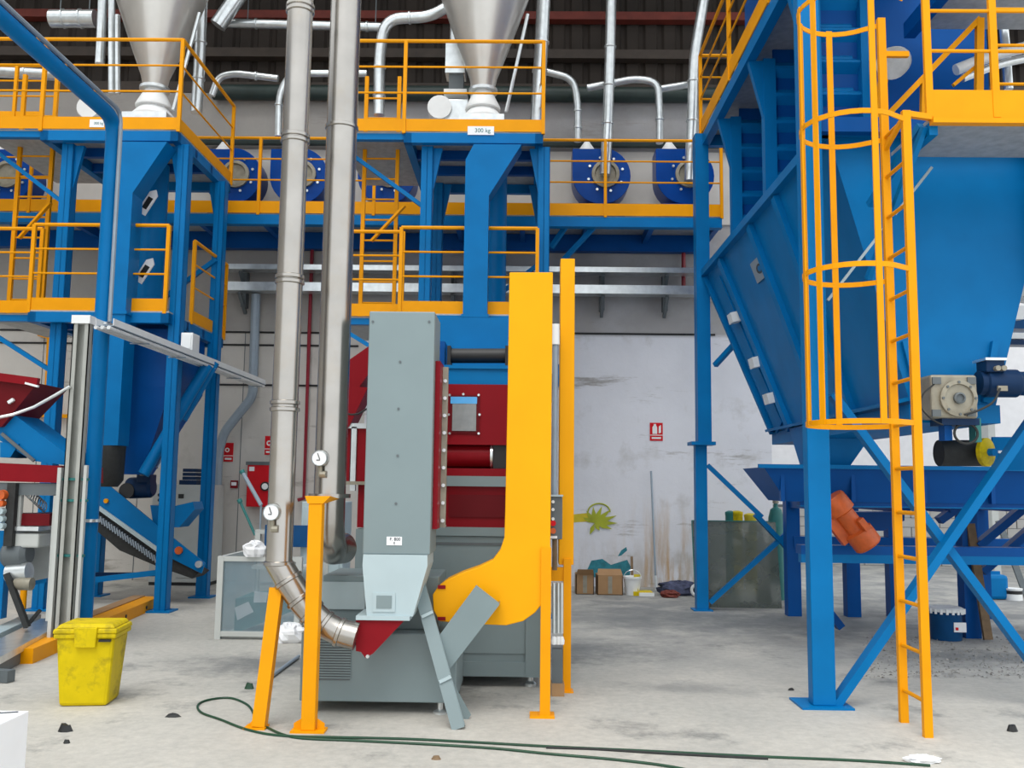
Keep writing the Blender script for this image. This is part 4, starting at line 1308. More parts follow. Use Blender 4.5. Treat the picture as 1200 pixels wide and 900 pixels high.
MB().box(3.40, 3.50, 6.9, 8.0, 5.66, 5.80).build('roof_tray_beam', 'blue_deep', hp_)

# ------------------------------------------------------------------ ladder with cage and landing in front of the hopper
LX = 2.645
LY0, LY1 = 6.24, 6.62
PZ = ZA(1140, 138, 6.3)
ld = thing('caged_ladder', 'yellow ladder with hooped safety cage in front of blue hopper', 'ladder', (LX, 6.43, 0))
MB().box(LX - 0.028, LX + 0.028, LY0 - 0.02, LY0 + 0.02, 0.0, PZ + 0.02).build('ladder_rail', 'yellow', ld)
MB().box(LX - 0.028, LX + 0.028, LY1 - 0.02, LY1 + 0.02, 0.0, PZ + 0.9).build('ladder_rail', 'yellow', ld)
z = 0.22
while z < PZ:
    MB().tube([(LX, LY0, z), (LX, LY1, z)], 0.014, 8).build('rung', 'yellow', ld, smooth=True)
    z += 0.305
CC = Vector((2.32, 6.43, 0))
CR = 0.345
for py_ in (497, 322, 152, 14):
    z = ZA(990, py_, 6.43)
    pts = [Vector((LX, LY1, z))] + [CC + Vector((CR * math.cos(a), CR * math.sin(a), z)) for a in [math.radians(48 + 264 * i / 22) for i in range(23)]] + [Vector((LX, LY0, z))]
    q = MB()
    for i in range(len(pts) - 1):
        a, b = pts[i], pts[i + 1]
        q.bar(a, b + (b - a).normalized() * 0.004, 0.008, 0.036, (0, 0, 1))
    q.build('hoop', 'yellow', ld)
zb, zt_ = ZA(990, 500, 6.43), ZA(990, 10, 6.43)
for a in (92, 140, 180, 210, 278):
    an = math.radians(a)
    c = CC + Vector((CR * math.cos(an), CR * math.sin(an), 0))
    tv = Vector((-math.sin(an), math.cos(an), 0))
    MB().bar(Vector((c.x, c.y, zb)), Vector((c.x, c.y, zt_)), 0.045, 0.010, Vector((math.cos(an), math.sin(an), 0))).build('cage_bar', 'yellow', ld)
lx_ = XA(1090, 138, 6.3)
lg = thing('ladder_landing', 'yellow edged grey landing with rails at the top right corner', 'platform', (lx_, 6.3, PZ))
MB().box(lx_, 5.4, 6.32, 7.0, PZ - 0.03, PZ).build('deck', 'deck', lg)
MB().box(lx_, 5.4, 6.29, 6.315, PZ - 0.02, PZ + 0.20).build('toe_board', 'yellow', lg)
MB().box(lx_, 5.4, 6.25, 6.315, PZ - 0.055, PZ - 0.02).build('toe_flange', 'yellow', lg)
MB().box(lx_, lx_ + 0.06, 6.32, 7.0, PZ - 0.12, PZ - 0.03).build('end_beam', 'blue', lg)
for px_, yb_ in ((1088, 6.30), (1166, 6.30)):
    x = XA(px_, 100, yb_)
    MB().box(x - 0.025, x + 0.025, yb_ - 0.015, yb_ + 0.015, PZ, PZ + 1.15).build('rail_post', 'yellow', lg)
for zz in (ZA(1140, 60, 6.3), ZA(1140, 13, 6.3), PZ + 1.13):
    MB().tube([(lx_ - 0.01, 6.30, zz), (5.4, 6.30, zz)], 0.013 if zz < PZ + 1 else 0.022, 8).build('rail', 'yellow', lg, smooth=True)
for zz in (ZA(1180, 92, 6.85), ZA(1180, 46, 6.85), ZA(1180, 3, 6.85)):
    MB().tube([(XA(1168, 60, 6.85), 6.95, zz), (5.4, 6.95, zz)], 0.013, 8).build('rear_rail', 'yellow', lg, smooth=True)
# stub railing from ladder to landing
for (a, b) in (((LX, LY0, PZ), (lx_, 6.3, PZ)), ((LX, LY1, PZ + 0.62), (lx_, 6.62, PZ + 0.62))):
    MB().bar(a, b, 0.035, 0.04).build('gate_bar', 'yellow', lg)
MB().bar((LX, LY0, PZ), (LX, LY1, PZ - 0.12), 0.03, 0.03).build('gate_bar', 'yellow', lg)
MB().bar((lx_ - 0.02, 6.4, PZ - 0.02), (LX + 0.02, 7.0, PZ - 0.42), 0.05, 0.05).build('bracket', 'blue', lg)
MB().bar((lx_ - 0.02, 6.35, PZ - 0.05), (lx_ - 0.2, 7.02, PZ - 1.0), 0.04, 0.04).build('bracket', 'blue', lg)
# stair rail rising behind the landing
sr = thing('stair_handrail', 'slanting yellow stair handrail rising behind the landing', 'handrail', A(1045, 132, 7.05))
a, b = A(1043, 132, 7.55), A(1148, 22, 7.55)
MB().bar(a, b, 0.045, 0.045).build('sloping_rail', 'yellow', sr)
MB().bar(b, A(1147, 112, 7.55), 0.06, 0.05, (0, 1, 0)).build('end_post', 'yellow', sr)
MB().bar(A(1083, 92, 7.55), A(1082, 142, 7.55), 0.05, 0.05, (0, 1, 0)).build('rail_post', 'yellow', sr)
MB().bar(A(1117, 100, 7.6), A(1146, 76, 7.6), 0.03, 0.03).build('knee_rail', 'yellow', sr)
MB().bar(A(1036, 88, 7.6), A(1022, 165, 7.6), 0.07, 0.05, (0, 1, 0)).build('stringer', 'yellow', sr)
duct([(1120, 82), (1160, 66), (1215, 52)], 0.05, 'pale slanting pipe behind the landing rails at top right', 7.9, m='white_paint', name='pale_pipe')
duct([(1128, 92), (1170, 75), (1215, 66)], 0.035, 'second pale slanting pipe just below the first at top right', 7.85, m='galvanised', name='pale_pipe')
duct([(1172, -10), (1178, 50), (1182, 105)], 0.04, 'vertical pale pipe behind the landing rails at right edge', 8.1, m='galvanised', name='pale_pipe')
duct([(1050, 72, 7.95), (1046, 74, 7.3)], 0.13, 'round grey pipe end behind the ladder rails', 7.6, m='deck', name='round_duct', n=24)

# ------------------------------------------------------------------ gearmotor on the hopper front
gm = thing('gear_motor', 'cast grey gearbox with dark blue motor on the hopper front', 'gearbox', A(1117, 492, 6.9))
GY = 6.78
MB().rect(1091, 439, 1146, 490, GY, 0.24).build('gear_case', 'gearbox', gm, bevel=0.02)
for (x, y) in ((1098, 446), (1139, 446), (1098, 484), (1139, 484)):
    MB().rect(x - 5, y - 4, x + 5, y + 4, GY - 0.012, 0.02).build('corner_pad', 'grey_dark', gm)
c = A(1122, 467, GY)
MB().lathe([(0.135, 0.01), (0.135, -0.03), (0.105, -0.035), (0.10, -0.02), (0.05, -0.02)], c, (0, 1, 0), 28).build('cover_ring', 'gearbox', gm, smooth=True)
MB().lathe([(0.042, 0), (0.042, -0.045), (0.03, -0.05), (0.026, -0.035)], c, (0, 1, 0), 20).build('shaft_end', 'grey_dark', gm, smooth=True)
for k in range(8):
    a = k * math.pi / 4
    MB().lathe([(0.010, -0.03), (0.010, -0.042)], c + Vector((0.118 * math.cos(a), 0, 0.118 * math.sin(a))), (0, 1, 0), 6).build('bolt', 'grey_dark', gm)
m0 = A(1146, 449, GY + 0.12)
MB().lathe([(0.09, 0), (0.09, 0.04), (0.105, 0.05), (0.105, 0.28), (0.09, 0.30), (0.09, 0.6)], m0, (1, 0, 0), 22).build('motor', 'motor_navy', gm, smooth=True)
MB().rect(1156, 421, 1178, 436, GY + 0.02, 0.16).build('terminal_box', 'motor_navy', gm, bevel=0.01)
MB().rect(1155, 419, 1180, 422, GY, 0.2).build('terminal_lid', 'galvanised', gm)
for x in (1167, 1174):
    MB().lathe([(0.02, 0), (0.02, -0.04)], A(x, 432, GY + 0.02), (0, 1, 0), 10).build('cable_gland', 'gearbox', gm, smooth=True)
MB().rect(1170, 452, 1181, 458, GY - 0.02, 0.02).build('rating_plate', 'gearbox', gm)
MB().tube(fillet([A(1172, 455, GY - 0.02), A(1165, 472, GY - 0.05), A(1145, 482, GY - 0.06), A(1130, 486, GY - 0.05)], 0.08), 0.008, 8).build('cable', 'rubber', gm, smooth=True)
MB().tube(fillet([A(1095, 450, GY), A(1080, 462, GY), A(1078, 478, GY), A(1092, 492, GY), A(1105, 498, GY)], 0.08), 0.006, 8).build('cable', 'rubber', gm, smooth=True)
c = A(1132, 508, GY + 0.05)
MB().tube([c + Vector((0.085 * math.cos(i * math.pi / 12), 0, 0.075 * math.sin(i * math.pi / 12))) for i in range(25)], 0.010, 8).build('cable_loop', 'rubber', gm, smooth=True)
MB().rect(1104, 490, 1148, 498, GY + 0.03, 0.2).build('mount_plate', 'motor_navy', gm)
MB().rect(1107, 498, 1116, 516, GY + 0.1, 0.1).build('mount_leg', 'blue_deep', gm)
MB().rect(1143, 490, 1150, 518, GY + 0.1, 0.1).build('mount_leg', 'teal', gm)
# belt drum under the gearmotor
bd = thing('belt_drum', 'black belt drum with yellow end disc below the gearbox', 'belt drum', A(1130, 548, 7.4))
c0, c1 = A(1100, 531, 7.45), A(1152, 531, 7.45)
MB().tube([c0, c1], 0.105, 24).build('drum', 'rubber', bd, smooth=True)
MB().lathe([(0.112, 0), (0.112, 0.03), (0.04, 0.05)], A(1153, 530, 7.30), (0.55, -0.83, 0), 26).build('end_disc', 'bin_yellow', bd, smooth=True)
MB().tube([A(1153, 530, 7.3), A(1166, 530, 7.2)], 0.03, 10).build('axle', 'blue', bd, smooth=True)
MB().outline([(1163, 512), (1215, 512), (1215, 551), (1163, 551)], 7.5, 0.02).build('side_plate', 'blue', bd)
MB().rect(1170, 528, 1181, 531, 7.48, 0.02).build('slot', 'paper', bd)

# ------------------------------------------------------------------ trough conveyor and its frame under the hopper
TY = 9.4
tr = thing('trough_conveyor', 'blue vibrating trough on blue frame under the big hopper', 'conveyor', (3.4, TY, 0))
tz1, tz0 = ZA(950, 548, TY), ZA(950, 588, TY)
xl = XA(895, 550, TY)
MB().hexa([(xl + 0.25, TY + 0.1, tz0), (7.2, TY + 0.1, tz0), (7.2, TY + 0.8, tz0), (xl + 0.25, TY + 0.8, tz0)], [(xl, TY, tz1), (7.2, TY, tz1), (7.2, TY + 0.9, tz1), (xl, TY + 0.9, tz1)]).build('trough', 'blue_deep', tr)
MB().box(xl - 0.06, 7.2, TY - 0.04, TY + 0.0, tz1 - 0.01, tz1 + 0.03).build('trough_lip', 'blue', tr)
for px_ in (918, 1001, 1085, 1165):
    x = XA(px_, 570, TY)
    MB().box(x - 0.02, x + 0.02, TY + 0.02, TY + 0.08, tz0, tz1).build('trough_rib', 'blue_deep', tr)
z0, z1 = ZA(1060, 594, TY), ZA(1060, 572 + 9, TY)
FX = [XA(928, 620, TY + 0.6), XA(998, 640, TY + 0.6), XA(1062, 640, TY + 0.3), XA(1132, 640, TY + 0.3), 6.6]
MB().box(FX[0] - 0.05, 7.2, TY + 0.12, TY + 0.22, z0, z1).build('upper_beam', 'blue_deep', tr)
MB().box(FX[0] - 0.05, 7.2, TY + 0.10, TY + 0.24, z0 - 0.012, z0).build('beam_flange', 'blue', tr)
z2, z3 = ZA(1060, 662, TY), ZA(1060, 652, TY)
MB().box(FX[0] - 0.05, 7.2, TY + 0.12, TY + 0.22, z2, z3).build('lower_beam', 'blue', tr)
MB().box(FX[0] - 0.05, 7.2, TY + 0.12, TY + 0.3, z3, z3 + 0.09).build('lower_channel', 'blue_deep', tr)
for px_, yy in ((929, 11.9), (998, 11.9), (1048, 11.9), (1150, 11.9), (960, TY + 0.18), (1135, TY + 0.95), (1250, TY + 0.18)):
    x = XA(px_, 650, yy)
    MB().box(x - 0.085, x + 0.085, yy - 0.05, yy + 0.11, 0, tz0 - 0.01).build('leg', 'blue_deep', tr)
    if yy > 11:
        x += 0.003
        MB().bar((x, TY + 0.8, tz0 - 0.06), (x, yy, tz0 - 0.06), 0.1, 0.1).build('cross_tie', 'blue_deep', tr)
MB().box(XA(929, 650, 11.9), 7.2, 11.83, 11.94, z2, z3 + 0.06).build('rear_beam', 'blue_deep', tr)
for (x0, y0, x1, y1) in ((1145, 640, 1205, 590), (1150, 670, 1210, 618), (1100, 610, 1135, 585), (950, 690, 985, 735)):
    MB().bar(A(x0, y0, TY + 0.9), A(x1, y1, TY + 0.9), 0.08, 0.12, (0, 1, 0)).build('diagonal', 'blue_deep', tr)
MB().outline([(990, 600), (1060, 600), (1060, 610), (1035, 622), (1010, 622)], TY + 0.8, 0.4).build('under_pan', 'blue_deep', tr)
# outlet spout of hopper between hopper and trough
MB().hexa([(BX0 + 0.02, 9.55, tz1 - 0.02), (BX0 + 0.35, 9.55, tz1 - 0.02), (BX0 + 0.35, 10.0, tz1 - 0.02), (BX0 + 0.02, 10.0, tz1 - 0.02)],
          [(BX0 - 0.05, 9.45, BZ), (BX1, 9.45, BZ), (BX1, 10.2, BZ), (BX0 - 0.05, 10.2, BZ)]).build('spout', 'blue', tr)
# orange vibrator motor slung below
vm = thing('vibrator_motor', 'rusty orange vibrator motor slung under the blue trough', 'motor', A(1000, 632, 9.3))
a, b = A(974, 582, 9.25), A(1019, 640, 9.25)
dv = (b - a)
L = dv.length
MB().lathe([(0.11, 0), (0.125, 0.02), (0.13, 0.18), (0.095, 0.20), (0.095, L - 0.20), (0.14, L - 0.18), (0.14, L - 0.02), (0.12, L)], a, dv, 22).build('housing', 'orange', vm, smooth=True)
mp_ = a.lerp(b, 0.55)
MB().bar(mp_ + Vector((0.02, -0.13, 0.05)), mp_ + Vector((0.10, -0.13, -0.05)), 0.1, 0.06).build('junction_box', 'orange', vm)
MB().bar(a.lerp(b, 0.3) + Vector((-0.12, 0.05, -0.06)), a.lerp(b, 0.8) + Vector((-0.12, 0.05, -0.06)), 0.08, 0.12).build('mounting_foot', 'orange', vm)

# white and blue machinery outside, seen at the right edge
ob = thing('yard_machine', 'white and blue machine parts outside in the bright yard', 'machine', (XA(1190, 420, 17), 17, 0))
MB().rect(1150, 398, 1260, 404, 17, 0.3).build('long_beam', 'motor_navy', ob)
MB().rect(1150, 390, 1260, 397, 17.1, 0.4).build('white_ledge', 'white_paint', ob)
MB().outline([(1165, 376), (1260, 362), (1260, 385), (1160, 385)], 17.2, 0.5).build('blue_cover', 'drum_blue', ob)
MB().outline([(1176, 360), (1200, 358), (1200, 374), (1172, 374)], 17.05, 0.5).build('white_cover', 'white_paint', ob)
MB().outline([(1193, 312), (1260, 330), (1260, 356), (1184, 345)], 17.4, 0.5).build('pale_roof', 'cabinet_grey', ob)
MB().rect(1230, 404, 1245, 700, 17.1, 0.3).build('stand', 'grey', ob)
MB().rect(1160, 404, 1168, 690, 17.1, 0.3).build('stand', 'cabinet_grey', ob)

# ================================================================== left foreground: conduit frame, cable tray, strut post
CY_ = 9.35
cxp = XA(127, 260, CY_)
zc_ = ZA(128, 140, CY_)
cf = thing('conduit_frame', 'thick blue tube bent from overhead run into a post at left', 'frame', (cxp, CY_, 0))
MB().tube(fillet([(cxp, 4.2, zc_), (cxp, CY_, zc_), (cxp, CY_, 0.02)], 0.22, 6), 0.078, 18).build('tube', 'blue', cf, smooth=True)
MB().box(cxp - 0.13, cxp + 0.13, CY_ - 0.13, CY_ + 0.13, 0, 0.02).build('base_plate', 'blue', cf)
for z in (ZA(120, 380, CY_), ZA(118, 610, CY_)):
    MB().lathe([(0.10, -0.015), (0.10, 0.015)], (cxp, CY_, z), (0, 0, 1), 18).build('pipe_clamp', 'galvanised', cf, smooth=True)
gc = MB().tube(fillet([(cxp + 0.06, 4.2, zc_ + 0.08), (cxp + 0.07, CY_ - 0.02, zc_ + 0.08), (cxp + 0.10, CY_ - 0.06, zc_ - 0.2), (cxp + 0.10, CY_ - 0.05, ZA(122, 378, CY_))], 0.2, 6), 0.022, 8)
gc.build('grey_cable', 'conduit_grey', cf, smooth=True)
# cable tray running away from the post to the back wall pipe
tx = XA(127, 382, CY_)
tz = ZA(122, 384, CY_ - 0.1)
ct = thing('cable_tray', 'galvanised cable tray running away from the blue tube post', 'cable tray', (tx, CY_, tz))
y1_ = 14.6
MB().box(tx - 0.02, tx + 0.168, CY_ - 0.25, y1_, tz - 0.008, tz).build('tray_floor', 'conduit_grey', ct)
for dx in (-0.02, 0.16):
    MB().box(tx + dx, tx + dx + 0.008, CY_ - 0.25, y1_, tz, tz + 0.07).build('side_lip', 'white_paint', ct)
for dx in (0.01, 0.075, 0.14):
    MB().tube([(tx + dx, CY_ - 0.3, tz - 0.03), (tx + dx, y1_, tz - 0.03)], 0.02, 8).build('conduit_pipe', 'white_paint', ct, smooth=True)
yy = CY_ + 0.6
while yy < y1_:
    MB().box(tx - 0.03, tx + 0.18, yy, yy + 0.03, tz - 0.06, tz - 0.05).build('hanger_strap', 'conduit_grey', ct)
    yy += 1.1
jb = thing('junction_box', 'small white junction box sitting on the cable tray', 'junction box', A(235, 417, 11.6))
p = A(233, 410, 11.3)
MB().box(tx + 0.0, tx + 0.15, 11.35, 11.6, tz + 0.071, tz + 0.30).build('casing', 'white_paint', jb, bevel=0.01)
MB().box(tx + 0.02, tx + 0.13, 11.34, 11.35, tz + 0.1, tz + 0.27).build('lid', 'white_paint', jb)

# galvanised strut post
GPY = 8.75
g0 = XA(84, 560, GPY)
gpst = thing('strut_post', 'tall galvanised channel post with bright cap beside the blue tube', 'post', (g0, GPY, 0))
gzt = ZA(95, 372, GPY)
q = MB().box(g0 - 0.08, g0 + 0.08, GPY + 0.07, GPY + 0.08, 0.0, gzt)
q.box(g0 - 0.08, g0 - 0.07, GPY, GPY + 0.08, 0.0, gzt)
q.box(g0 + 0.07, g0 + 0.08, GPY, GPY + 0.08, 0.0, gzt)
q.box(g0 - 0.08, g0 - 0.035, GPY, GPY + 0.008, 0.0, gzt)
q.box(g0 + 0.035, g0 + 0.08, GPY, GPY + 0.008, 0.0, gzt)
q.build('channel', 'zinc', gpst)
MB().box(g0 - 0.09, g0 + 0.09, GPY - 0.02, GPY + 0.1, gzt - 0.06, gzt + 0.02).build('end_cap', 'white_paint', gpst)
MB().box(g0 + 0.10, g0 + 0.13, GPY + 0.02, GPY + 0.06, 0.0, ZA(84, 545, GPY)).build('bright_strip', 'cabinet_grey', gpst)
MB().box(g0 - 0.14, g0 - 0.105, GPY + 0.0, GPY + 0.05, 0.0, ZA(75, 548, GPY)).build('bright_strip', 'cabinet_grey', gpst)
for y in (560, 585, 650):
    MB().box(g0 - 0.15, g0 + 0.14, GPY + 0.03, GPY + 0.07, ZA(80, y + 3, GPY), ZA(80, y, GPY)).build('strut_clip', 'teal', gpst)
wire = thing('white_cable', 'pale cable sagging from left edge up to the galvanised post', 'cable', A(0, 488, 8.7))
MB().tube([A(-5, 490, 8.6), A(15, 486, 8.65), A(40, 477, 8.68), A(65, 463, 8.7), A(82, 453, 8.72)], 0.016, 8).build('cable', 'galvanised', wire, smooth=True)

# grey machine cut by the left picture edge
LY = 8.85
lm = thing('left_process_machine', 'grey framed machine with red sill cut by left picture edge', 'machine', (XA(20, 720, LY), LY, 0))
MB().outline([(-60, 540), (71, 546), (71, 566), (-60, 562)], LY - 0.02, 0.9).build('red_sill', 'red', lm)
MB().rect(-60, 566, 66, 580, LY, 0.85).build('top_rail', 'grey_dark', lm)
MB().rect(58, 580, 72, 728, LY, 0.1).build('corner_post', 'cabinet_grey', lm)
MB().rect(22, 602, 58, 616, LY + 0.05, 0.5).build('red_tray', 'red_dark', lm)
MB().rect(-60, 602, 58, 680, LY + 0.45, 0.4).build('rear_panel', 'cabinet_grey', lm)
MB().rect(14, 572, 24, 620, LY + 0.02, 0.05).build('white_panel', 'cabinet_grey', lm)
MB().rect(6, 566, 16, 640, LY - 0.06, 0.06).build('button_column', 'rubber', lm)
for k, (y, m) in enumerate(((580, 'orange'), (590, 'orange'), (599, 'grey_pale'), (608, 'grey_pale'), (616, 'grey_pale'))):
    MB().lathe([(0.05 if k == 0 else 0.032, 0), (0.045 if k == 0 else 0.03, -0.06)], A(4, y, LY - 0.06), (0, 1, 0), 14).build('button', m, lm, smooth=True)
MB().rect(0, 617, 45, 622, LY - 0.02, 0.4).build('shelf', 'galvanised', lm)
MB().rect(16, 625, 45, 642, LY + 0.0, 0.25).build('pump_housing', 'cabinet_grey', lm, bevel=0.02)
MB().lathe([(0.10, 0), (0.13, 0.03), (0.13, 0.2), (0.09, 0.24)], A(6, 650, LY + 0.1), (1, 0, 0.05), 18).build('pump_motor', 'grey_dark', lm, smooth=True)
MB().lathe([(0.09, 0), (0.09, 0.2)], A(10, 672, LY + 0.05), (1, 0, 0.1), 16).build('pump_body', 'galvanised', lm, smooth=True)
MB().lathe([(0.05, 0), (0.06, 0.05), (0.06, 0.16)], A(18, 684, LY), (1, 0, 0), 16).build('pump_inlet', 'gearbox', lm, smooth=True)
MB().bar(A(8, 672, LY - 0.05), A(32, 735, LY - 0.05), 0.05, 0.05).build('black_strut', 'rubber', lm)
MB().bar(A(30, 735, LY + 0.1), A(47, 715, LY + 0.1), 0.03, 0.03).build('black_hose', 'rubber', lm)
MB().rect(-60, 610, 5, 725, LY + 0.12, 0.1).build('side_panel', 'blue', lm)
for x in (-40, 64):
    c = XA(x, 700, LY)
    MB().box(c - 0.05, c + 0.05, LY + 0.1, LY + 0.2, 0, ZA(x, 640, LY)).build('leg', 'cabinet_grey', lm)
MB().bar(A(35, 684, LY + 0.3), A(55, 680, LY + 0.3), 0.04, 0.04).build('blue_pipe', 'blue', lm)
for k in range(10):
    c = A(30 + k * 2.4, 574 + k * 2.2, LY + 0.3)
    MB().tube([c + Vector((0, 0.05 * math.cos(t), 0.05 * math.sin(t))) for t in [i * math.pi / 5 for i in range(11)]], 0.006, 5).build('spring_coil', 'galvanised', lm)
# red hopper and blue chute above that machine
rh = thing('red_hopper', 'dark red hopper rim at the left edge above the blue chute', 'hopper', A(10, 490, 8.95))
MB().hexa([A(-60, 505, 8.95), A(2, 500, 8.95), A(2, 500, 8.95) + Vector((0, 0.5, 0)), A(-60, 505, 8.95) + Vector((0, 0.5, 0))],
          [A(-60, 436, 8.9), A(44, 449, 8.9), A(44, 449, 8.9) + Vector((0, 0.6, 0)), A(-60, 436, 8.9) + Vector((0, 0.6, 0))]).build('bowl', 'red_dark', rh)
MB().bar(A(-60, 434, 8.88), A(45, 448, 8.88), 0.05, 0.08).build('rim', 'red', rh)
MB().bar(A(30, 449, 8.86), A(45, 453, 8.86), 0.03, 0.02).build('bright_edge', 'white_paint', rh)
MB().bar(A(10, 472, 8.9), A(16, 468, 8.9), 0.03, 0.03).build('tag', 'white_paint', rh)
bch = thing('blue_chute', 'blue slanted chute dropping onto the red sill at left', 'chute', A(40, 545, 9.2))
MB().outline([(-30, 485), (14, 484), (76, 530), (76, 545), (38, 540), (-10, 510)], 9.0, 0.45).build('chute', 'blue', bch)
MB().outline([(0, 518), (22, 520), (12, 536), (0, 536)], 8.98, 0.3).build('gusset', 'blue', bch)
MB().bar(A(2, 508, 8.97), A(40, 540, 8.97), 0.02, 0.03).build('edge_strip', 'grey_dark', bch)
# grey skid frame on the floor at left and the yellow kerb beam
sk_ = thing('skid_frame', 'low galvanised skid frame on the floor at the left edge', 'frame', (XA(10, 770, 8.3), 8.3, 0))
a, b = G(-30, 778, 0.14), G(66, 728, 0.14)
MB().bar(a, b, 0.30, 0.06).build('skid_beam', 'galvanised', sk_)
MB().bar(a + Vector((0.12, -0.1, -0.085)), b + Vector((0.12, -0.1, -0.085)), 0.06, 0.10).build('skid_foot', 'grey_dark', sk_)
MB().bar(a + Vector((-0.3, 0.1, 0.03)), b + Vector((-0.3, 0.1, 0.03)), 0.16, 0.05).build('skid_plate', 'grey_pale', sk_)
MB().bar(a + Vector((-0.1, 0.1, -0.09)), a + Vector((0.3, 0.0, -0.09)), 0.08, 0.09).build('cross_foot', 'grey_dark', sk_)
kb = thing('kerb_beam', 'long yellow floor beam running from behind the bin to tower leg', 'beam', (-4.6, 9.5, 0))
a, b = G(38, 778), G(187, 711)
dd = (b - a).normalized()
sd = Vector((-dd.y, dd.x, 0)) * 0.34
a.z = b.z = 0
MB().prism([a, b, b + sd, a + sd], (0, 0, 0.13)).build('beam', 'yellow', kb)
MB().prism([a + sd * 0.55 + Vector((0, 0, 0.13)), b + sd * 0.55 + Vector((0, 0, 0.13)), b + sd * 0.98 + Vector((0, 0, 0.13)), a + sd * 0.98 + Vector((0, 0, 0.13))], (0, 0, 0.012)).build('worn_top', 'cardboard', kb)
for k in range(3):
    c = a.lerp(b, 0.45 + 0.2 * k) + Vector((0, 0, 0.065))
    MB().lathe([(0.02, 0), (0.02, 0.01)], c, Vector((dd.y, -dd.x, 0)), 8).build('bolt_hole', 'black', kb)

# inclined conveyor inside the left tower
iv = thing('inclined_conveyor', 'blue inclined conveyor with black cleated belt inside the left tower', 'conveyor', (XA(160, 690, 12.1), 12.1, 0))
VY = 12.0
MB().outline([(102, 552), (112, 556), (192, 622), (240, 660), (236, 672), (192, 650), (107, 588), (101, 572)], VY, 0.03).build('side_plate', 'blue', iv)
MB().outline([(102, 552), (112, 556), (192, 622), (240, 660), (236, 672), (192, 650), (107, 588), (101, 572)], VY + 0.5, 0.03).build('side_plate', 'blue', iv)
MB().bar(A(106, 588, VY - 0.02), A(193, 650, VY - 0.02), 0.03, 0.05).build('lower_flange', 'grey_pale', iv)
bl = MB().outline([(95, 590), (108, 586), (200, 652), (232, 672), (225, 678), (185, 664), (140, 645), (104, 614)], VY + 0.04, 0.44).build('belt', 'rubber', iv)
for k in range(26):
    t_ = k / 25
    c = A(109 + 78 * t_, 603 + 56 * t_, VY + 0.025)
    MB().bar(c + Vector((0.0, 0, 0.05)), c + Vector((0.03, 0, -0.05)), 0.018, 0.05, (0, 1, 0)).build('cleat', 'conduit_grey', bl)
MB().outline([(176, 592), (200, 594), (226, 588), (228, 597), (210, 618), (180, 618)], VY + 0.1, 0.35).build('receiving_tray', 'blue', iv)
MB().tube([A(210, 648, VY + 0.1), A(226, 662, VY + 0.1)], 0.06, 14).build('tail_drum', 'blue', iv, smooth=True)
MB().lathe([(0.045, 0), (0.045, -0.05)], A(234, 661, VY), (0, 1, 0), 14).build('bearing', 'galvanised', iv, smooth=True)
MB().lathe([(0.05, 0), (0.05, -0.03)], A(210, 645, VY), (0, 1, 0), 14).build('knob', 'orange', iv, smooth=True)
MB().lathe([(0.03, 0), (0.03, -0.03)], A(125, 587, VY), (0, 1, 0), 12).build('pilot_lamp', 'yellow', iv, smooth=True)
MB().lathe([(0.12, 0), (0.14, 0.03), (0.14, 0.3), (0.11, 0.34)], A(150, 572, VY + 0.2), (1, 0, 0.05), 18).build('motor', 'motor_navy', iv, smooth=True)
MB().rect(160, 556, 176, 568, VY + 0.08, 0.2).build('motor_box', 'motor_navy', iv)
MB().lathe([(0.10, 0), (0.10, 0.2)], A(148, 575, VY + 0.05), (0, 1, 0), 16).build('gear_reducer', 'black', iv, smooth=True)
MB().lathe([(0.04, 0), (0.04, -0.06)], A(168, 554, VY + 0.05), (0, 1, 0), 12).build('brass_plug', 'gearbox', iv, smooth=True)
for px_ in (116, 146):
    c = G(px_, 697 if px_ < 130 else 690)
    MB().box(c.x - 0.09, c.x + 0.09, VY + 0.15, VY + 0.33, 0, ZA(px_, 615 if px_ < 130 else 640, VY + 0.2)).build('leg', 'blue', iv)
    MB().box(c.x - 0.14, c.x + 0.14, VY + 0.1, VY + 0.38, 0, 0.02).build('foot_plate', 'blue', iv)
MB().bar(A(90, 682, VY + 0.1), A(192, 670, VY + 0.1), 0.05, 0.07).build('tie_bar', 'blue', iv)
MB().bar(A(90, 673, VY + 0.4), A(192, 673, VY + 0.4), 0.05, 0.05).build('tie_bar', 'motor_navy', iv)
yp = thing('yellow_standpipe', 'slim yellow standpipe with rungs behind the galvanised post', 'pipe', G(100, 698))
g = G(101, 697)
MB().tube([(g.x, 11.4, 0), (g.x, 11.4, ZA(104, 614, 11.4))], 0.04, 10).build('pipe', 'yellow', yp, smooth=True)
for y in (630, 657):
    MB().tube([A(92, y, 11.4), A(110, y - 2, 11.4)], 0.012, 6).build('rung', 'yellow', yp)
yb_ = thing('yellow_stand', 'thin yellow stand with flat foot against the left wall', 'stand', A(57, 490, 14.95))
MB().bar(A(60, 380, 14.93), A(55, 486, 14.93), 0.09, 0.06, (0, 1, 0)).build('pole', 'yellow', yb_)
MB().bar(A(39, 486, 14.93), A(82, 488, 14.93), 0.10, 0.06).build('foot', 'yellow', yb_)
MB().bar(A(45, 392, 14.93), A(66, 388, 14.93), 0.05, 0.05).build('arm', 'yellow', yb_)
MB().bar(A(45, 392, 14.93), A(66, 398, 14.93), 0.05, 0.05).build('arm', 'yellow', yb_)

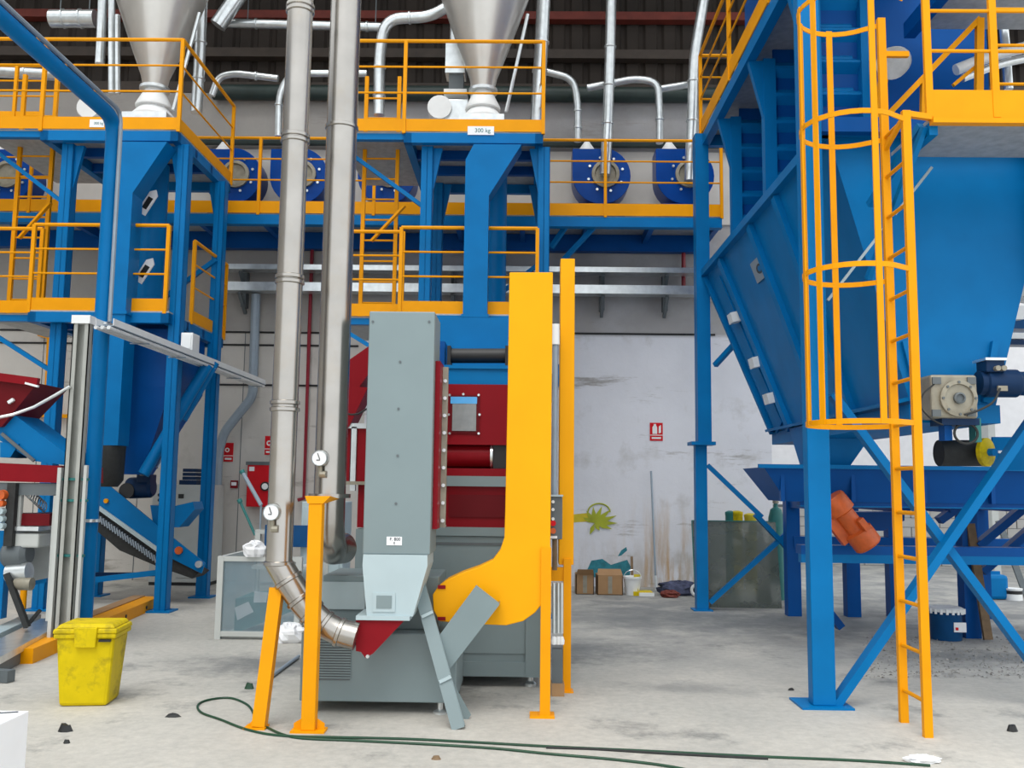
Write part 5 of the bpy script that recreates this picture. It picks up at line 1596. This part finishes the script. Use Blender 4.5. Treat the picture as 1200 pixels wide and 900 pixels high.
# wall side equipment behind the left tower
cbn = thing('switch_cabinet', 'pale grey switch cabinet standing behind the blue tower leg', 'cabinet', (XA(228, 680, 14.3), 14.3, 0))
MB().box(XA(176, 630, 14.3), XA(246, 630, 14.3), 14.3, 14.9, 0.05, ZA(220, 568, 14.3)).build('body', 'cabinet_grey', cbn, bevel=0.01)
MB().box(XA(176, 630, 14.3), XA(246, 630, 14.3), 14.33, 14.9, 0, 0.05).build('plinth', 'black', cbn)
MB().box(XA(208, 630, 14.3), XA(244, 630, 14.3), 14.285, 14.3, 0.12, ZA(220, 574, 14.3)).build('door', 'cabinet_grey', cbn, bevel=0.004)
MB().rect(209, 579, 215, 584, 14.27, 0.02).build('lock', 'black', cbn)
for (x, y) in ((187, 580), (192, 580), (187, 586), (192, 586)):
    MB().lathe([(0.025, 0), (0.025, -0.02)], A(x, y, 14.29), (0, 1, 0), 8).build('button', 'black', cbn)
lt = thing('document_tray', 'stack of dark blue trays on the pale switch cabinet', 'tray', A(223, 566, 14.5))
zt0 = ZA(220, 568, 14.3)
MB().box(XA(213, 560, 14.5), XA(233, 560, 14.5), 14.4, 14.75, zt0, zt0 + 0.07).build('lower_tray', 'motor_navy', lt)
for k in range(3):
    MB().box(XA(216, 560, 14.5), XA(231, 560, 14.5), 14.42, 14.72, zt0 + 0.075 + k * 0.062, zt0 + 0.125 + k * 0.062).build('tray', 'motor_navy', lt)

pc = thing('pale_cabinet', 'pale blue grey cabinet standing between the two steel ducts', 'cabinet', (XA(372, 690, 10.9), 10.9, 0))
MB().box(XA(352, 640, 10.9), XA(402, 640, 10.9), 10.9, 11.4, 0.06, ZA(375, 588, 10.9)).build('body', 'grey_pale', pc, bevel=0.01)
MB().box(XA(354, 640, 10.9), XA(400, 640, 10.9), 10.93, 11.4, 0, 0.06).build('plinth', 'black', pc)
MB().box(XA(356, 640, 10.9), XA(398, 640, 10.9), 10.885, 10.9, 0.12, ZA(375, 594, 10.9)).build('door', 'grey_pale', pc, bevel=0.004)
MB().rect(394, 640, 396, 650, 10.865, 0.02).build('handle', 'black', pc)

# framed guard with clear panels and a work table inside
WY = 9.6
gd = thing('panel_guard', 'grey framed guard enclosure with clear panels beside the left duct', 'enclosure', (XA(300, 735, WY), WY, 0))
wx0, wx1 = XA(258, 690, WY), XA(350, 690, WY)
zt_, zm_ = ZA(300, 628, WY), ZA(300, 652, WY)
for x in (wx0, wx1):
    for y in (WY, WY + 1.3):
        MB().box(x - 0.03, x + 0.03, y - 0.03, y + 0.03, 0, zt_ if y > WY else zm_).build('corner_post', 'cabinet_grey', gd)
MB().box(wx0 + 0.03, wx1 - 0.03, WY - 0.026, WY + 0.026, zm_ - 0.05, zm_ - 0.002).build('front_rail', 'cabinet_grey', gd)
MB().box(wx0 + 0.03, wx1 - 0.03, WY - 0.026, WY + 0.026, 0.03, 0.08).build('bottom_rail', 'cabinet_grey', gd)
MB().box(wx0 + 0.03, wx1 - 0.03, WY + 1.275, WY + 1.325, zt_ - 0.05, zt_ - 0.002).build('rear_rail', 'cabinet_grey', gd)
MB().box(wx0 - 0.026, wx0 + 0.026, WY + 0.03, WY + 1.27, zm_ - 0.05, zm_ - 0.002).build('side_rail', 'cabinet_grey', gd)
MB().box(wx0 + 0.03, wx1 - 0.03, WY - 0.004, WY + 0.004, 0.08, zm_ - 0.05).build('clear_panel', 'clear_panel', gd)
MB().box(wx0 - 0.004, wx0 + 0.004, WY + 0.03, WY + 1.27, 0.03, zm_ - 0.05).build('clear_panel', 'clear_panel', gd)
MB().box(wx0 + 0.05, wx1 - 0.05, WY + 0.9, WY + 1.2, 0.62, 0.66).build('inner_shelf', 'cabinet_grey', gd)
MB().box(wx0 + 0.1, wx1 - 0.1, WY + 1.21, WY + 1.24, 0.85, 1.1).build('rear_plate', 'drum_blue', gd)
MB().prism([(wx0 + 0.1, WY + 0.2, 0.02), (wx1, WY + 0.2, 0.30), (wx1, WY + 0.2, 0.46), (wx0 + 0.1, WY + 0.2, 0.38)], (0, 0.6, 0)).build('work_trough', 'teal', gd)
for k, pts in enumerate(([(275, 712), (291, 705), (297, 717), (278, 727)], [(298, 693), (314, 694), (312, 706), (297, 706)])):
    pt = MB().outline(pts, WY + 0.16, 0.006)
    o = pt.build('paper_sheet', 'paper')
    tag(o, ('white sheet lying low behind the clear panel, left one' if k == 0 else 'white sheet behind the clear panel close to yellow post'), 'paper', 'white sheets in the enclosure')
# crumpled white rag on top of the enclosure and white bag on floor


def crumple(name, c, rx, ry, rz, m, seed, lab, cat):
    rnd = random.Random(seed)
    q = MB()
    nu, nv = 18, 10
    vs = []
    for j in range(nv + 1):
        th = math.pi * j / nv
        for i in range(nu):
            ph = 2 * math.pi * i / nu
            k = 1 + rnd.uniform(-0.22, 0.22)
            vs.append((c[0] + rx * k * math.sin(th) * math.cos(ph), c[1] + ry * k * math.sin(th) * math.sin(ph), c[2] + rz * (1 + (k * math.cos(th) if math.cos(th) > 0 else -1 * min(1, -2 * math.cos(th))))))
    fs = []
    for j in range(nv):
        for i in range(nu):
            a = j * nu + i
            b = j * nu + (i + 1) % nu
            fs.append((a, b, b + nu, a + nu))
    q.add(vs, fs)
    return tag(q.build(name, m), lab, cat)


c = A(300, 640, WY + 0.05)
crumple('white_rag', (c.x, WY, zm_ - 0.005), 0.11, 0.08, 0.08, 'paper', 3, 'crumpled white rag lying on the enclosure rail', 'rag')
c = G(338, 752)
crumple('plastic_bag', (c.x, c.y, 0), 0.16, 0.14, 0.09, 'paper', 5, 'crumpled white plastic bag on floor behind the yellow posts', 'bag')
for k, (x0, y0, x1, y1, lab) in enumerate(((284, 553, 306, 592, 'grey green tube leaning in front of the hose cabinet'), (281, 587, 299, 627, 'thin dark green tube leaning below the hose cabinet'))):
    a, b = A(x0, y0, 10.95), A(x1, y1, 10.9)
    t = thing('leaning_tube', lab, 'tube', (b.x, b.y, b.z))
    MB().tube([a, b], 0.024 if k == 0 else 0.016, 10).build('tube', 'conduit_grey' if k == 0 else 'teal', t, smooth=True)
    MB().lathe([(0.03, -0.02), (0.03, 0.02)], a, b - a, 12).build('end_cap', 'teal', t, smooth=True)
    e = Vector((b.x, 10.93, zt_))
    MB().tube([b, Vector((b.x, 10.9, zt_ - 0.02))], 0.012, 8).build('stem', 'conduit_grey', t, smooth=True)

# ================================================================== things on the floor in front
# yellow bin
by = thing('yellow_bin', 'grimy yellow plastic bin with lid on the floor at left', 'bin', G(95, 829))
b0 = G(95, 829)
rot = Matrix.Rotation(math.radians(7), 3, 'Z')


def tapered(w0, d0, w1, d1, z0, z1):
    B = [b0 + rot @ Vector((sx * w0 / 2, 0.17 + sy * d0 / 2, 0)) + Vector((0, 0, z0)) for sx, sy in ((-1, -1), (1, -1), (1, 1), (-1, 1))]
    T = [b0 + rot @ Vector((sx * w1 / 2, 0.17 + sy * d1 / 2, 0)) + Vector((0, 0, z1)) for sx, sy in ((-1, -1), (1, -1), (1, 1), (-1, 1))]
    return MB().hexa(B, T)


bh = 0.575
tapered(0.33, 0.29, 0.40, 0.35, 0, bh - 0.09).build('body', 'bin_yellow', by, bevel=0.025)
tapered(0.425, 0.375, 0.43, 0.38, bh - 0.10, bh - 0.065).build('rim', 'bin_yellow', by, bevel=0.01)
tapered(0.44, 0.39, 0.43, 0.38, bh - 0.065, bh - 0.03).build('lid', 'bin_yellow', by, bevel=0.01)
tapered(0.41, 0.36, 0.36, 0.31, bh - 0.03, bh).build('lid_dome', 'bin_yellow', by, bevel=0.012)
MB().hexa([b0 + rot @ Vector((x, y, z)) for x, y, z in ((-0.06, -0.035, bh - 0.16), (0.08, -0.035, bh - 0.16), (0.08, 0.0, bh - 0.16), (-0.06, 0.0, bh - 0.16))],
          [b0 + rot @ Vector((x, y, z)) for x, y, z in ((-0.07, -0.04, bh - 0.02), (0.09, -0.04, bh - 0.02), (0.09, 0.0, bh - 0.02), (-0.07, 0.0, bh - 0.02))]).build('latch', 'bin_yellow', by, bevel=0.006)
MB().hexa([b0 + rot @ Vector((x, y, z)) for x, y, z in ((0.10, -0.03, bh - 0.12), (0.18, -0.03, bh - 0.12), (0.18, 0.0, bh - 0.12), (0.10, 0.0, bh - 0.12))],
          [b0 + rot @ Vector((x, y, z)) for x, y, z in ((0.10, -0.03, bh - 0.105), (0.18, -0.03, bh - 0.105), (0.18, 0.0, bh - 0.105), (0.10, 0.0, bh - 0.105))]).build('clip_slot', 'black', by)
MB().hexa([b0 + rot @ Vector((x, y, z)) for x, y, z in ((-0.178, 0.04, 0.33), (-0.178, 0.20, 0.33), (-0.172, 0.20, 0.33), (-0.172, 0.04, 0.33))],
          [b0 + rot @ Vector((x, y, z)) for x, y, z in ((-0.192, 0.04, 0.43), (-0.192, 0.20, 0.43), (-0.186, 0.20, 0.43), (-0.186, 0.04, 0.43))]).build('worn_label', 'paper', by)
# white box at the bottom left corner
wbx = thing('white_box', 'white box corner at the bottom left of the picture', 'box', (-2.6, 4.7, 0))
zt5 = 0.40
c5 = G(34, 833, zt5)
MB().box(c5.x - 0.8, c5.x, c5.y - 0.45, c5.y, 0, zt5).build('body', 'paper', wbx, bevel=0.004)
MB().box(c5.x - 0.78, c5.x - 0.02, c5.y - 0.43, c5.y - 0.02, zt5, zt5 + 0.004).build('lid', 'paper', wbx)
MB().bar((c5.x - 0.7, c5.y - 0.3, zt5 + 0.006), (c5.x - 0.03, c5.y - 0.05, zt5 + 0.006), 0.012, 0.004).build('pen_line', 'ink', wbx)
MB().prism([(c5.x - 0.5, c5.y - 0.08, zt5 + 0.004), (c5.x - 0.12, c5.y - 0.05, zt5 + 0.004), (c5.x - 0.25, c5.y - 0.11, zt5 + 0.004), (c5.x - 0.5, c5.y - 0.15, zt5 + 0.004)], (0, 0, 0.003)).build('printed_mark', 'gearbox', wbx)


def floor_path(pts, r, name, m, lab, cat, fil=0.12):
    P = [G(x, y, r) for x, y in pts]
    # smooth curve through the points
    out = []
    for i in range(len(P) - 1):
        p0, p1, p2, p3 = P[max(0, i - 1)], P[i], P[i + 1], P[min(len(P) - 1, i + 2)]
        for k in range(6):
            t_ = k / 6
            out.append(0.5 * ((2 * p1) + (p2 - p0) * t_ + (2 * p0 - 5 * p1 + 4 * p2 - p3) * t_ * t_ + (3 * p1 - p0 - 3 * p2 + p3) * t_ ** 3))
    out.append(P[-1])
    return tag(MB().tube(out, r, 8).build(name, m, smooth=True), lab, cat)


floor_path([(298, 838), (290, 826), (270, 818), (245, 820), (232, 826), (236, 835), (258, 843), (290, 855), (330, 862), (400, 864), (480, 866), (560, 870), (650, 875), (760, 880), (880, 886), (1000, 891), (1090, 897)], 0.008,
           'green_hose', 'hose_green', 'green hose looping past the yellow post and across the floor', 'hose')
floor_path([(312, 852), (345, 864), (420, 868), (500, 872), (580, 877), (640, 883), (720, 890), (790, 899), (860, 915)], 0.008,
           'green_hose', 'hose_green', 'second green hose leaving the picture at the bottom', 'hose')
floor_path([(640, 876), (700, 878), (780, 883), (900, 889)], 0.007, 'thin_black_cord', 'rubber', 'thin black cord lying along the green hose', 'cord')
tb = thing('blue_rod', 'thin blue grey rod lying on floor left of the grey cabinet', 'rod', G(330, 785))
MB().tube([G(317, 793, 0.02), G(350, 769, 0.02)], 0.016, 8).build('rod', 'conduit_grey', tb, smooth=True)
for k, (x, y, w, m, lab) in enumerate(((76, 857, 0.045, 'black', 'dark lump on the floor near the white box'), (78, 871, 0.025, 'rubber', 'small flake on the floor below the dark lump'),
                                       (202, 840, 0.05, 'rubber', 'flat dark chip on floor between bin and yellow post'), (292, 807, 0.045, 'hose_green', 'small dark green block behind the yellow post'),
                                       (512, 890, 0.03, 'wood', 'brown splinter on the floor below the leaning channel'), (927, 809, 0.025, 'rubber', 'dark debris on the floor left of the blue post'),
                                       (1186, 857, 0.035, 'black', 'dark chip on the floor at the right edge'))):
    c = G(x, y)
    h = 0.02 if k in (1, 2, 4, 5) else 0.045
    q = MB()
    rnd = random.Random(k)
    n = 7
    B = [c + Vector((w * math.cos(i * 2 * math.pi / n) * rnd.uniform(0.7, 1.3), w * 0.7 * math.sin(i * 2 * math.pi / n) * rnd.uniform(0.7, 1.2), 0)) for i in range(n)]
    T = [c.lerp(p, 0.6) + Vector((0, 0, h * rnd.uniform(0.7, 1.1))) for p in B]
    q.add(B + T, [tuple(range(n))[::-1], tuple(range(n, 2 * n))] + [(i, (i + 1) % n, (i + 1) % n + n, i + n) for i in range(n)])
    tag(q.build('floor_scrap', m), lab, 'scrap', 'scraps on the floor')

# ================================================================== things by the back wall
def carton(x0, x1, ytop, ybot, Y, lab, flap):
    z1_ = ZA((x0 + x1) / 2, ytop, Y)
    xa, xb = XA(x0, ybot, Y), XA(x1, ybot, Y)
    t = thing('cardboard_box', lab, 'box', ((xa + xb) / 2, Y, 0), 'cartons by the back wall')
    q = MB()
    q.box(xa, xb, Y, Y + 0.01, 0, z1_)
    q.box(xa, xb, Y + 0.34, Y + 0.35, 0, z1_)
    q.box(xa, xa + 0.01, Y, Y + 0.35, 0, z1_)
    q.box(xb - 0.01, xb, Y, Y + 0.35, 0, z1_)
    q.box(xa, xb, Y, Y + 0.35, 0, 0.01)
    q.build('carton', 'cardboard', t)
    MB().hexa([(xa, Y + 0.0, z1_ - 0.005), (xb, Y + 0.0, z1_ - 0.005), (xb, Y + 0.01, z1_ - 0.005), (xa, Y + 0.01, z1_ - 0.005)],
              [(xa + 0.02, Y + flap, z1_ + 0.08), (xb - 0.02, Y + flap, z1_ + 0.08), (xb - 0.02, Y + flap + 0.01, z1_ + 0.08), (xa + 0.02, Y + flap + 0.01, z1_ + 0.08)]).build('flap', 'cardboard', t)
    MB().box((xa + xb) / 2 - 0.03, (xa + xb) / 2 + 0.03, Y - 0.002, Y, 0.02, z1_ - 0.02).build('tape', 'gearbox', t)


carton(675, 696, 673, 697, 13.9, 'open brown carton next to the slim yellow column', -0.1)
carton(700, 730, 674, 697, 13.85, 'wider brown carton below the teal wall paint', 0.12)
pb = thing('paint_bucket', 'white bucket standing right of the brown cartons', 'bucket', G(741, 697))
c = G(741, 697)
MB().lathe([(0.10, 0), (0.13, 0.24), (0.14, 0.24), (0.14, 0.27), (0.12, 0.27), (0.11, 0.24)], (c.x, c.y, 0), (0, 0, 1), 18).build('pail', 'white_paint', pb, smooth=True)
MB().tube(arc((c.x, c.y, 0.25), 0.13, 0, math.pi, 8, (1, 0, 0), (0, -0.3, 0.9)), 0.006, 6).build('handle', 'galvanised', pb)
c = G(750, 698)
yp2 = thing('paint_tray', 'flat yellow and white tray on floor by the bucket', 'tray', (c.x, c.y, 0))
MB().box(c.x - 0.1, c.x + 0.18, c.y - 0.05, c.y + 0.2, 0, 0.06).build('tray', 'bin_yellow', yp2)
MB().box(c.x - 0.02, c.x + 0.2, c.y - 0.08, c.y - 0.05, 0, 0.05).build('lid', 'white_paint', yp2)
MB().bar((c.x - 0.05, c.y + 0.05, 0.06), (c.x - 0.03, c.y + 0.08, 0.3), 0.08, 0.06).build('brush', 'mural_yellow', yp2)
t = thing('wooden_stick', 'short wooden stick leaning on wall behind the bucket', 'stick', G(743, 693))
c = G(743, 692)
MB().bar((c.x, 14.7, 0), (c.x + 0.02, 14.97, ZA(743, 653, 14.9)), 0.04, 0.03).build('stick', 'wood', t)
t = thing('leaning_pole', 'tall thin grey green pole leaning against the peeling wall', 'pole', G(769, 692))
c = G(769, 692)
MB().tube([(c.x, c.y, 0), (XA(763, 552, 14.96), 14.96, ZA(763, 552, 14.96))], 0.016, 8).build('pole', 'conduit_grey', t, smooth=True)
MB().tube([(c.x, c.y, 0.0), Vector((c.x, c.y, 0)).lerp(Vector((XA(763, 552, 14.96), 14.96, ZA(763, 552, 14.96))), 0.12)], 0.02, 8).build('pole_sleeve', 'galvanised', t, smooth=True)
c = G(795, 697)
crumple('rag_heap', (c.x, c.y, 0), 0.30, 0.16, 0.10, 'rag', 9, 'heap of dark rags at the foot of the wall', 'rags')
t = thing('tyre_ring', 'small white ring standing against the dark rag heap', 'ring', (c.x + 0.22, c.y - 0.26, 0))
c2 = G(784, 699)
crumple('brown_rag', (c2.x, c2.y - 0.1, 0), 0.13, 0.10, 0.05, 'purlin_red', 21, 'reddish brown rag in front of the dark rag heap', 'rag')
MB().tube([Vector((c.x + 0.22 + 0.07 * math.cos(a), c.y - 0.26, 0.10 + 0.075 * math.sin(a))) for a in [i * math.pi / 8 for i in range(17)]], 0.022, 8).build('ring', 'white_paint', t, smooth=True)
t = thing('glass_sheet', 'large smoky glass sheet leaning behind the slim blue post', 'glass', (XA(870, 712, 12.6), 12.6, 0))
a0, a1 = XA(815, 712, 12.62), XA(916, 712, 12.62)
zg = ZA(870, 611, 12.75)
MB().hexa([(a0, 12.60, 0), (a1, 12.60, 0), (a1, 12.615, 0), (a0, 12.615, 0)], [(a0, 12.85, zg), (a1, 12.85, zg), (a1, 12.865, zg), (a0, 12.865, zg)]).build('pane', 'sheet_glass', t)
MB().bar((a0, 12.59, 0), (a0, 12.84, zg), 0.012, 0.02).build('edge', 'teal', t)
MB().bar((a0, 12.84, zg), (a1, 12.84, zg), 0.012, 0.012).build('edge', 'teal', t)
gcy = thing('gas_cylinder', 'teal gas cylinder standing behind the glass sheet edge', 'gas cylinder', (XA(910, 690, 13.6), 13.6, 0))
c = XA(910, 640, 13.6)
MB().lathe([(0.11, 0), (0.11, ZA(910, 602, 13.6) - 0.06), (0.08, ZA(910, 597, 13.6)), (0.03, ZA(910, 594, 13.6)), (0.03, ZA(910, 590, 13.6))], (c, 13.6, 0), (0, 0, 1), 18).build('cylinder', 'teal', gcy, smooth=True)
MB().lathe([(0.045, 0), (0.045, 0.05)], (c, 13.6, ZA(910, 590, 13.6)), (0, 0, 1), 10).build('valve_cap', 'gearbox', gcy, smooth=True)
for px_, m, lab in ((856, 'teal', 'green bottle on ledge seen through the glass sheet'), (864, 'bin_yellow', 'dull yellow drum seen behind the glass sheet'), (880, 'mural_yellow', 'bright yellow drum right behind the glass sheet')):
    x = XA(px_, 650, 14.2)
    t = thing('paint_drum', lab, 'drum', (x, 14.2, 0), 'drums behind the glass sheet')
    r_ = 0.09 if px_ != 856 else 0.07
    h_ = ZA(px_, 600 if px_ != 880 else 603, 14.2)
    MB().lathe([(r_, 0), (r_, h_ - 0.05), (r_ * 1.06, h_ - 0.04), (r_ * 1.06, h_), (r_ * 0.4, h_ + 0.02)], (x, 14.2, 0), (0, 0, 1), 16).build('drum', m, t, smooth=True)
    MB().lathe([(r_ * 1.03, 0), (r_ * 1.03, 0.03)], (x, 14.2, h_ * 0.5), (0, 0, 1), 16).build('hoop', m, t, smooth=True)
# pails and canister under the hopper
c = G(1117, 752)
dr = thing('blue_pail', 'dark blue pail with crimped white lid under the hopper frame', 'pail', (c.x, c.y, 0))
MB().lathe([(0.155, 0), (0.16, 0.01), (0.165, 0.30), (0.17, 0.31)], (c.x, c.y + 0.16, 0), (0, 0, 1), 24).build('pail', 'drum_blue', dr, smooth=True)
MB().lathe([(0.185, 0.30), (0.185, 0.33), (0.165, 0.345), (0.05, 0.335)], (c.x, c.y + 0.16, 0), (0, 0, 1), 24).build('lid', 'white_paint', dr, smooth=True)
for k in range(20):
    a = k * math.pi / 10
    p = Vector((c.x + 0.187 * math.cos(a), c.y + 0.16 + 0.187 * math.sin(a), 0.31))
    MB().box(p.x - 0.012, p.x + 0.012, p.y - 0.006, p.y + 0.006, p.z - 0.03, p.z + 0.02).build('crimp', 'white_paint', dr)
lbp = MB().box(c.x + 0.01, c.x + 0.14, c.y - 0.012, c.y - 0.004, 0.10, 0.20).build('label_patch', 'paper', dr)
MB().box(c.x + 0.025, c.x + 0.055, c.y - 0.015, c.y - 0.012, 0.12, 0.15).build('red_mark', 'red_bright', lbp)
c = G(1166, 703)
jc = thing('jerry_can', 'bright blue plastic canister behind the diagonal brace', 'canister', (c.x, c.y, 0))
MB().box(c.x - 0.22, c.x + 0.22, c.y, c.y + 0.3, 0, 0.36).build('body', 'blue', jc, bevel=0.05)
MB().lathe([(0.05, 0.35), (0.05, 0.43)], (c.x - 0.12, c.y + 0.15, 0), (0, 0, 1), 12).build('cap', 'motor_navy', jc, smooth=True)
MB().bar((c.x - 0.04, c.y + 0.15, 0.38), (c.x + 0.16, c.y + 0.15, 0.38), 0.04, 0.05).build('handle', 'blue', jc)
c = G(1188, 703)
wc = thing('paint_can', 'small white paint can beside the blue canister', 'can', (c.x, c.y, 0))
MB().lathe([(0.12, 0), (0.12, 0.15), (0.125, 0.155), (0.125, 0.17), (0.05, 0.165)], (c.x, c.y, 0), (0, 0, 1), 18).build('can', 'white_paint', wc, smooth=True)
MB().lathe([(0.122, 0.09), (0.122, 0.14)], (c.x, c.y, 0), (0, 0, 1), 18).build('band', 'black', wc, smooth=True)
for k, (x0, y0, x1, y1, lab) in enumerate(((1158, 752, 1133, 590, 'weathered plank leaning on the blue frame behind the pail'), (1203, 700, 1170, 610, 'dark plank leaning at the right edge under the trough'))):
    g = G(x0, y0)
    t = thing('leaning_plank', lab, 'plank', (g.x, g.y, 0), 'planks leaning under the trough')
    b = A(x1, y1, g.y + 0.25)
    MB().bar(g + Vector((0, 0, 0.02)), b, 0.09, 0.04, (0, 1, 0)).build('plank', 'wood' if k == 0 else 'grey_dark', t)
# rubble along the edge of the floor slab under the hopper
rb_ = MB()
rnd = random.Random(4)
for k in range(1100):
    x, y = rnd.uniform(1010, 1230), rnd.uniform(745, 795)
    c = G(x, y)
    s_ = rnd.uniform(0.006, 0.028)
    v = [c + Vector((rnd.uniform(-s_, s_), rnd.uniform(-s_, s_), 0)) for _ in range(3)]
    t_ = c + Vector((0, 0, s_ * rnd.uniform(0.3, 0.7)))
    rb_.add(v + [t_], [(0, 1, 2), (0, 1, 3), (1, 2, 3), (2, 0, 3)])
o = rb_.build('gravel', 'gravel')
o['kind'] = 'stuff'
tag(o, 'loose grey gravel and dirt on floor below the blue braces', 'gravel')
c = G(1082, 893)
crumple('white_scrap', (c.x, c.y, 0), 0.10, 0.05, 0.02, 'paper', 12, 'flat white scrap on floor at the bottom right', 'scrap')
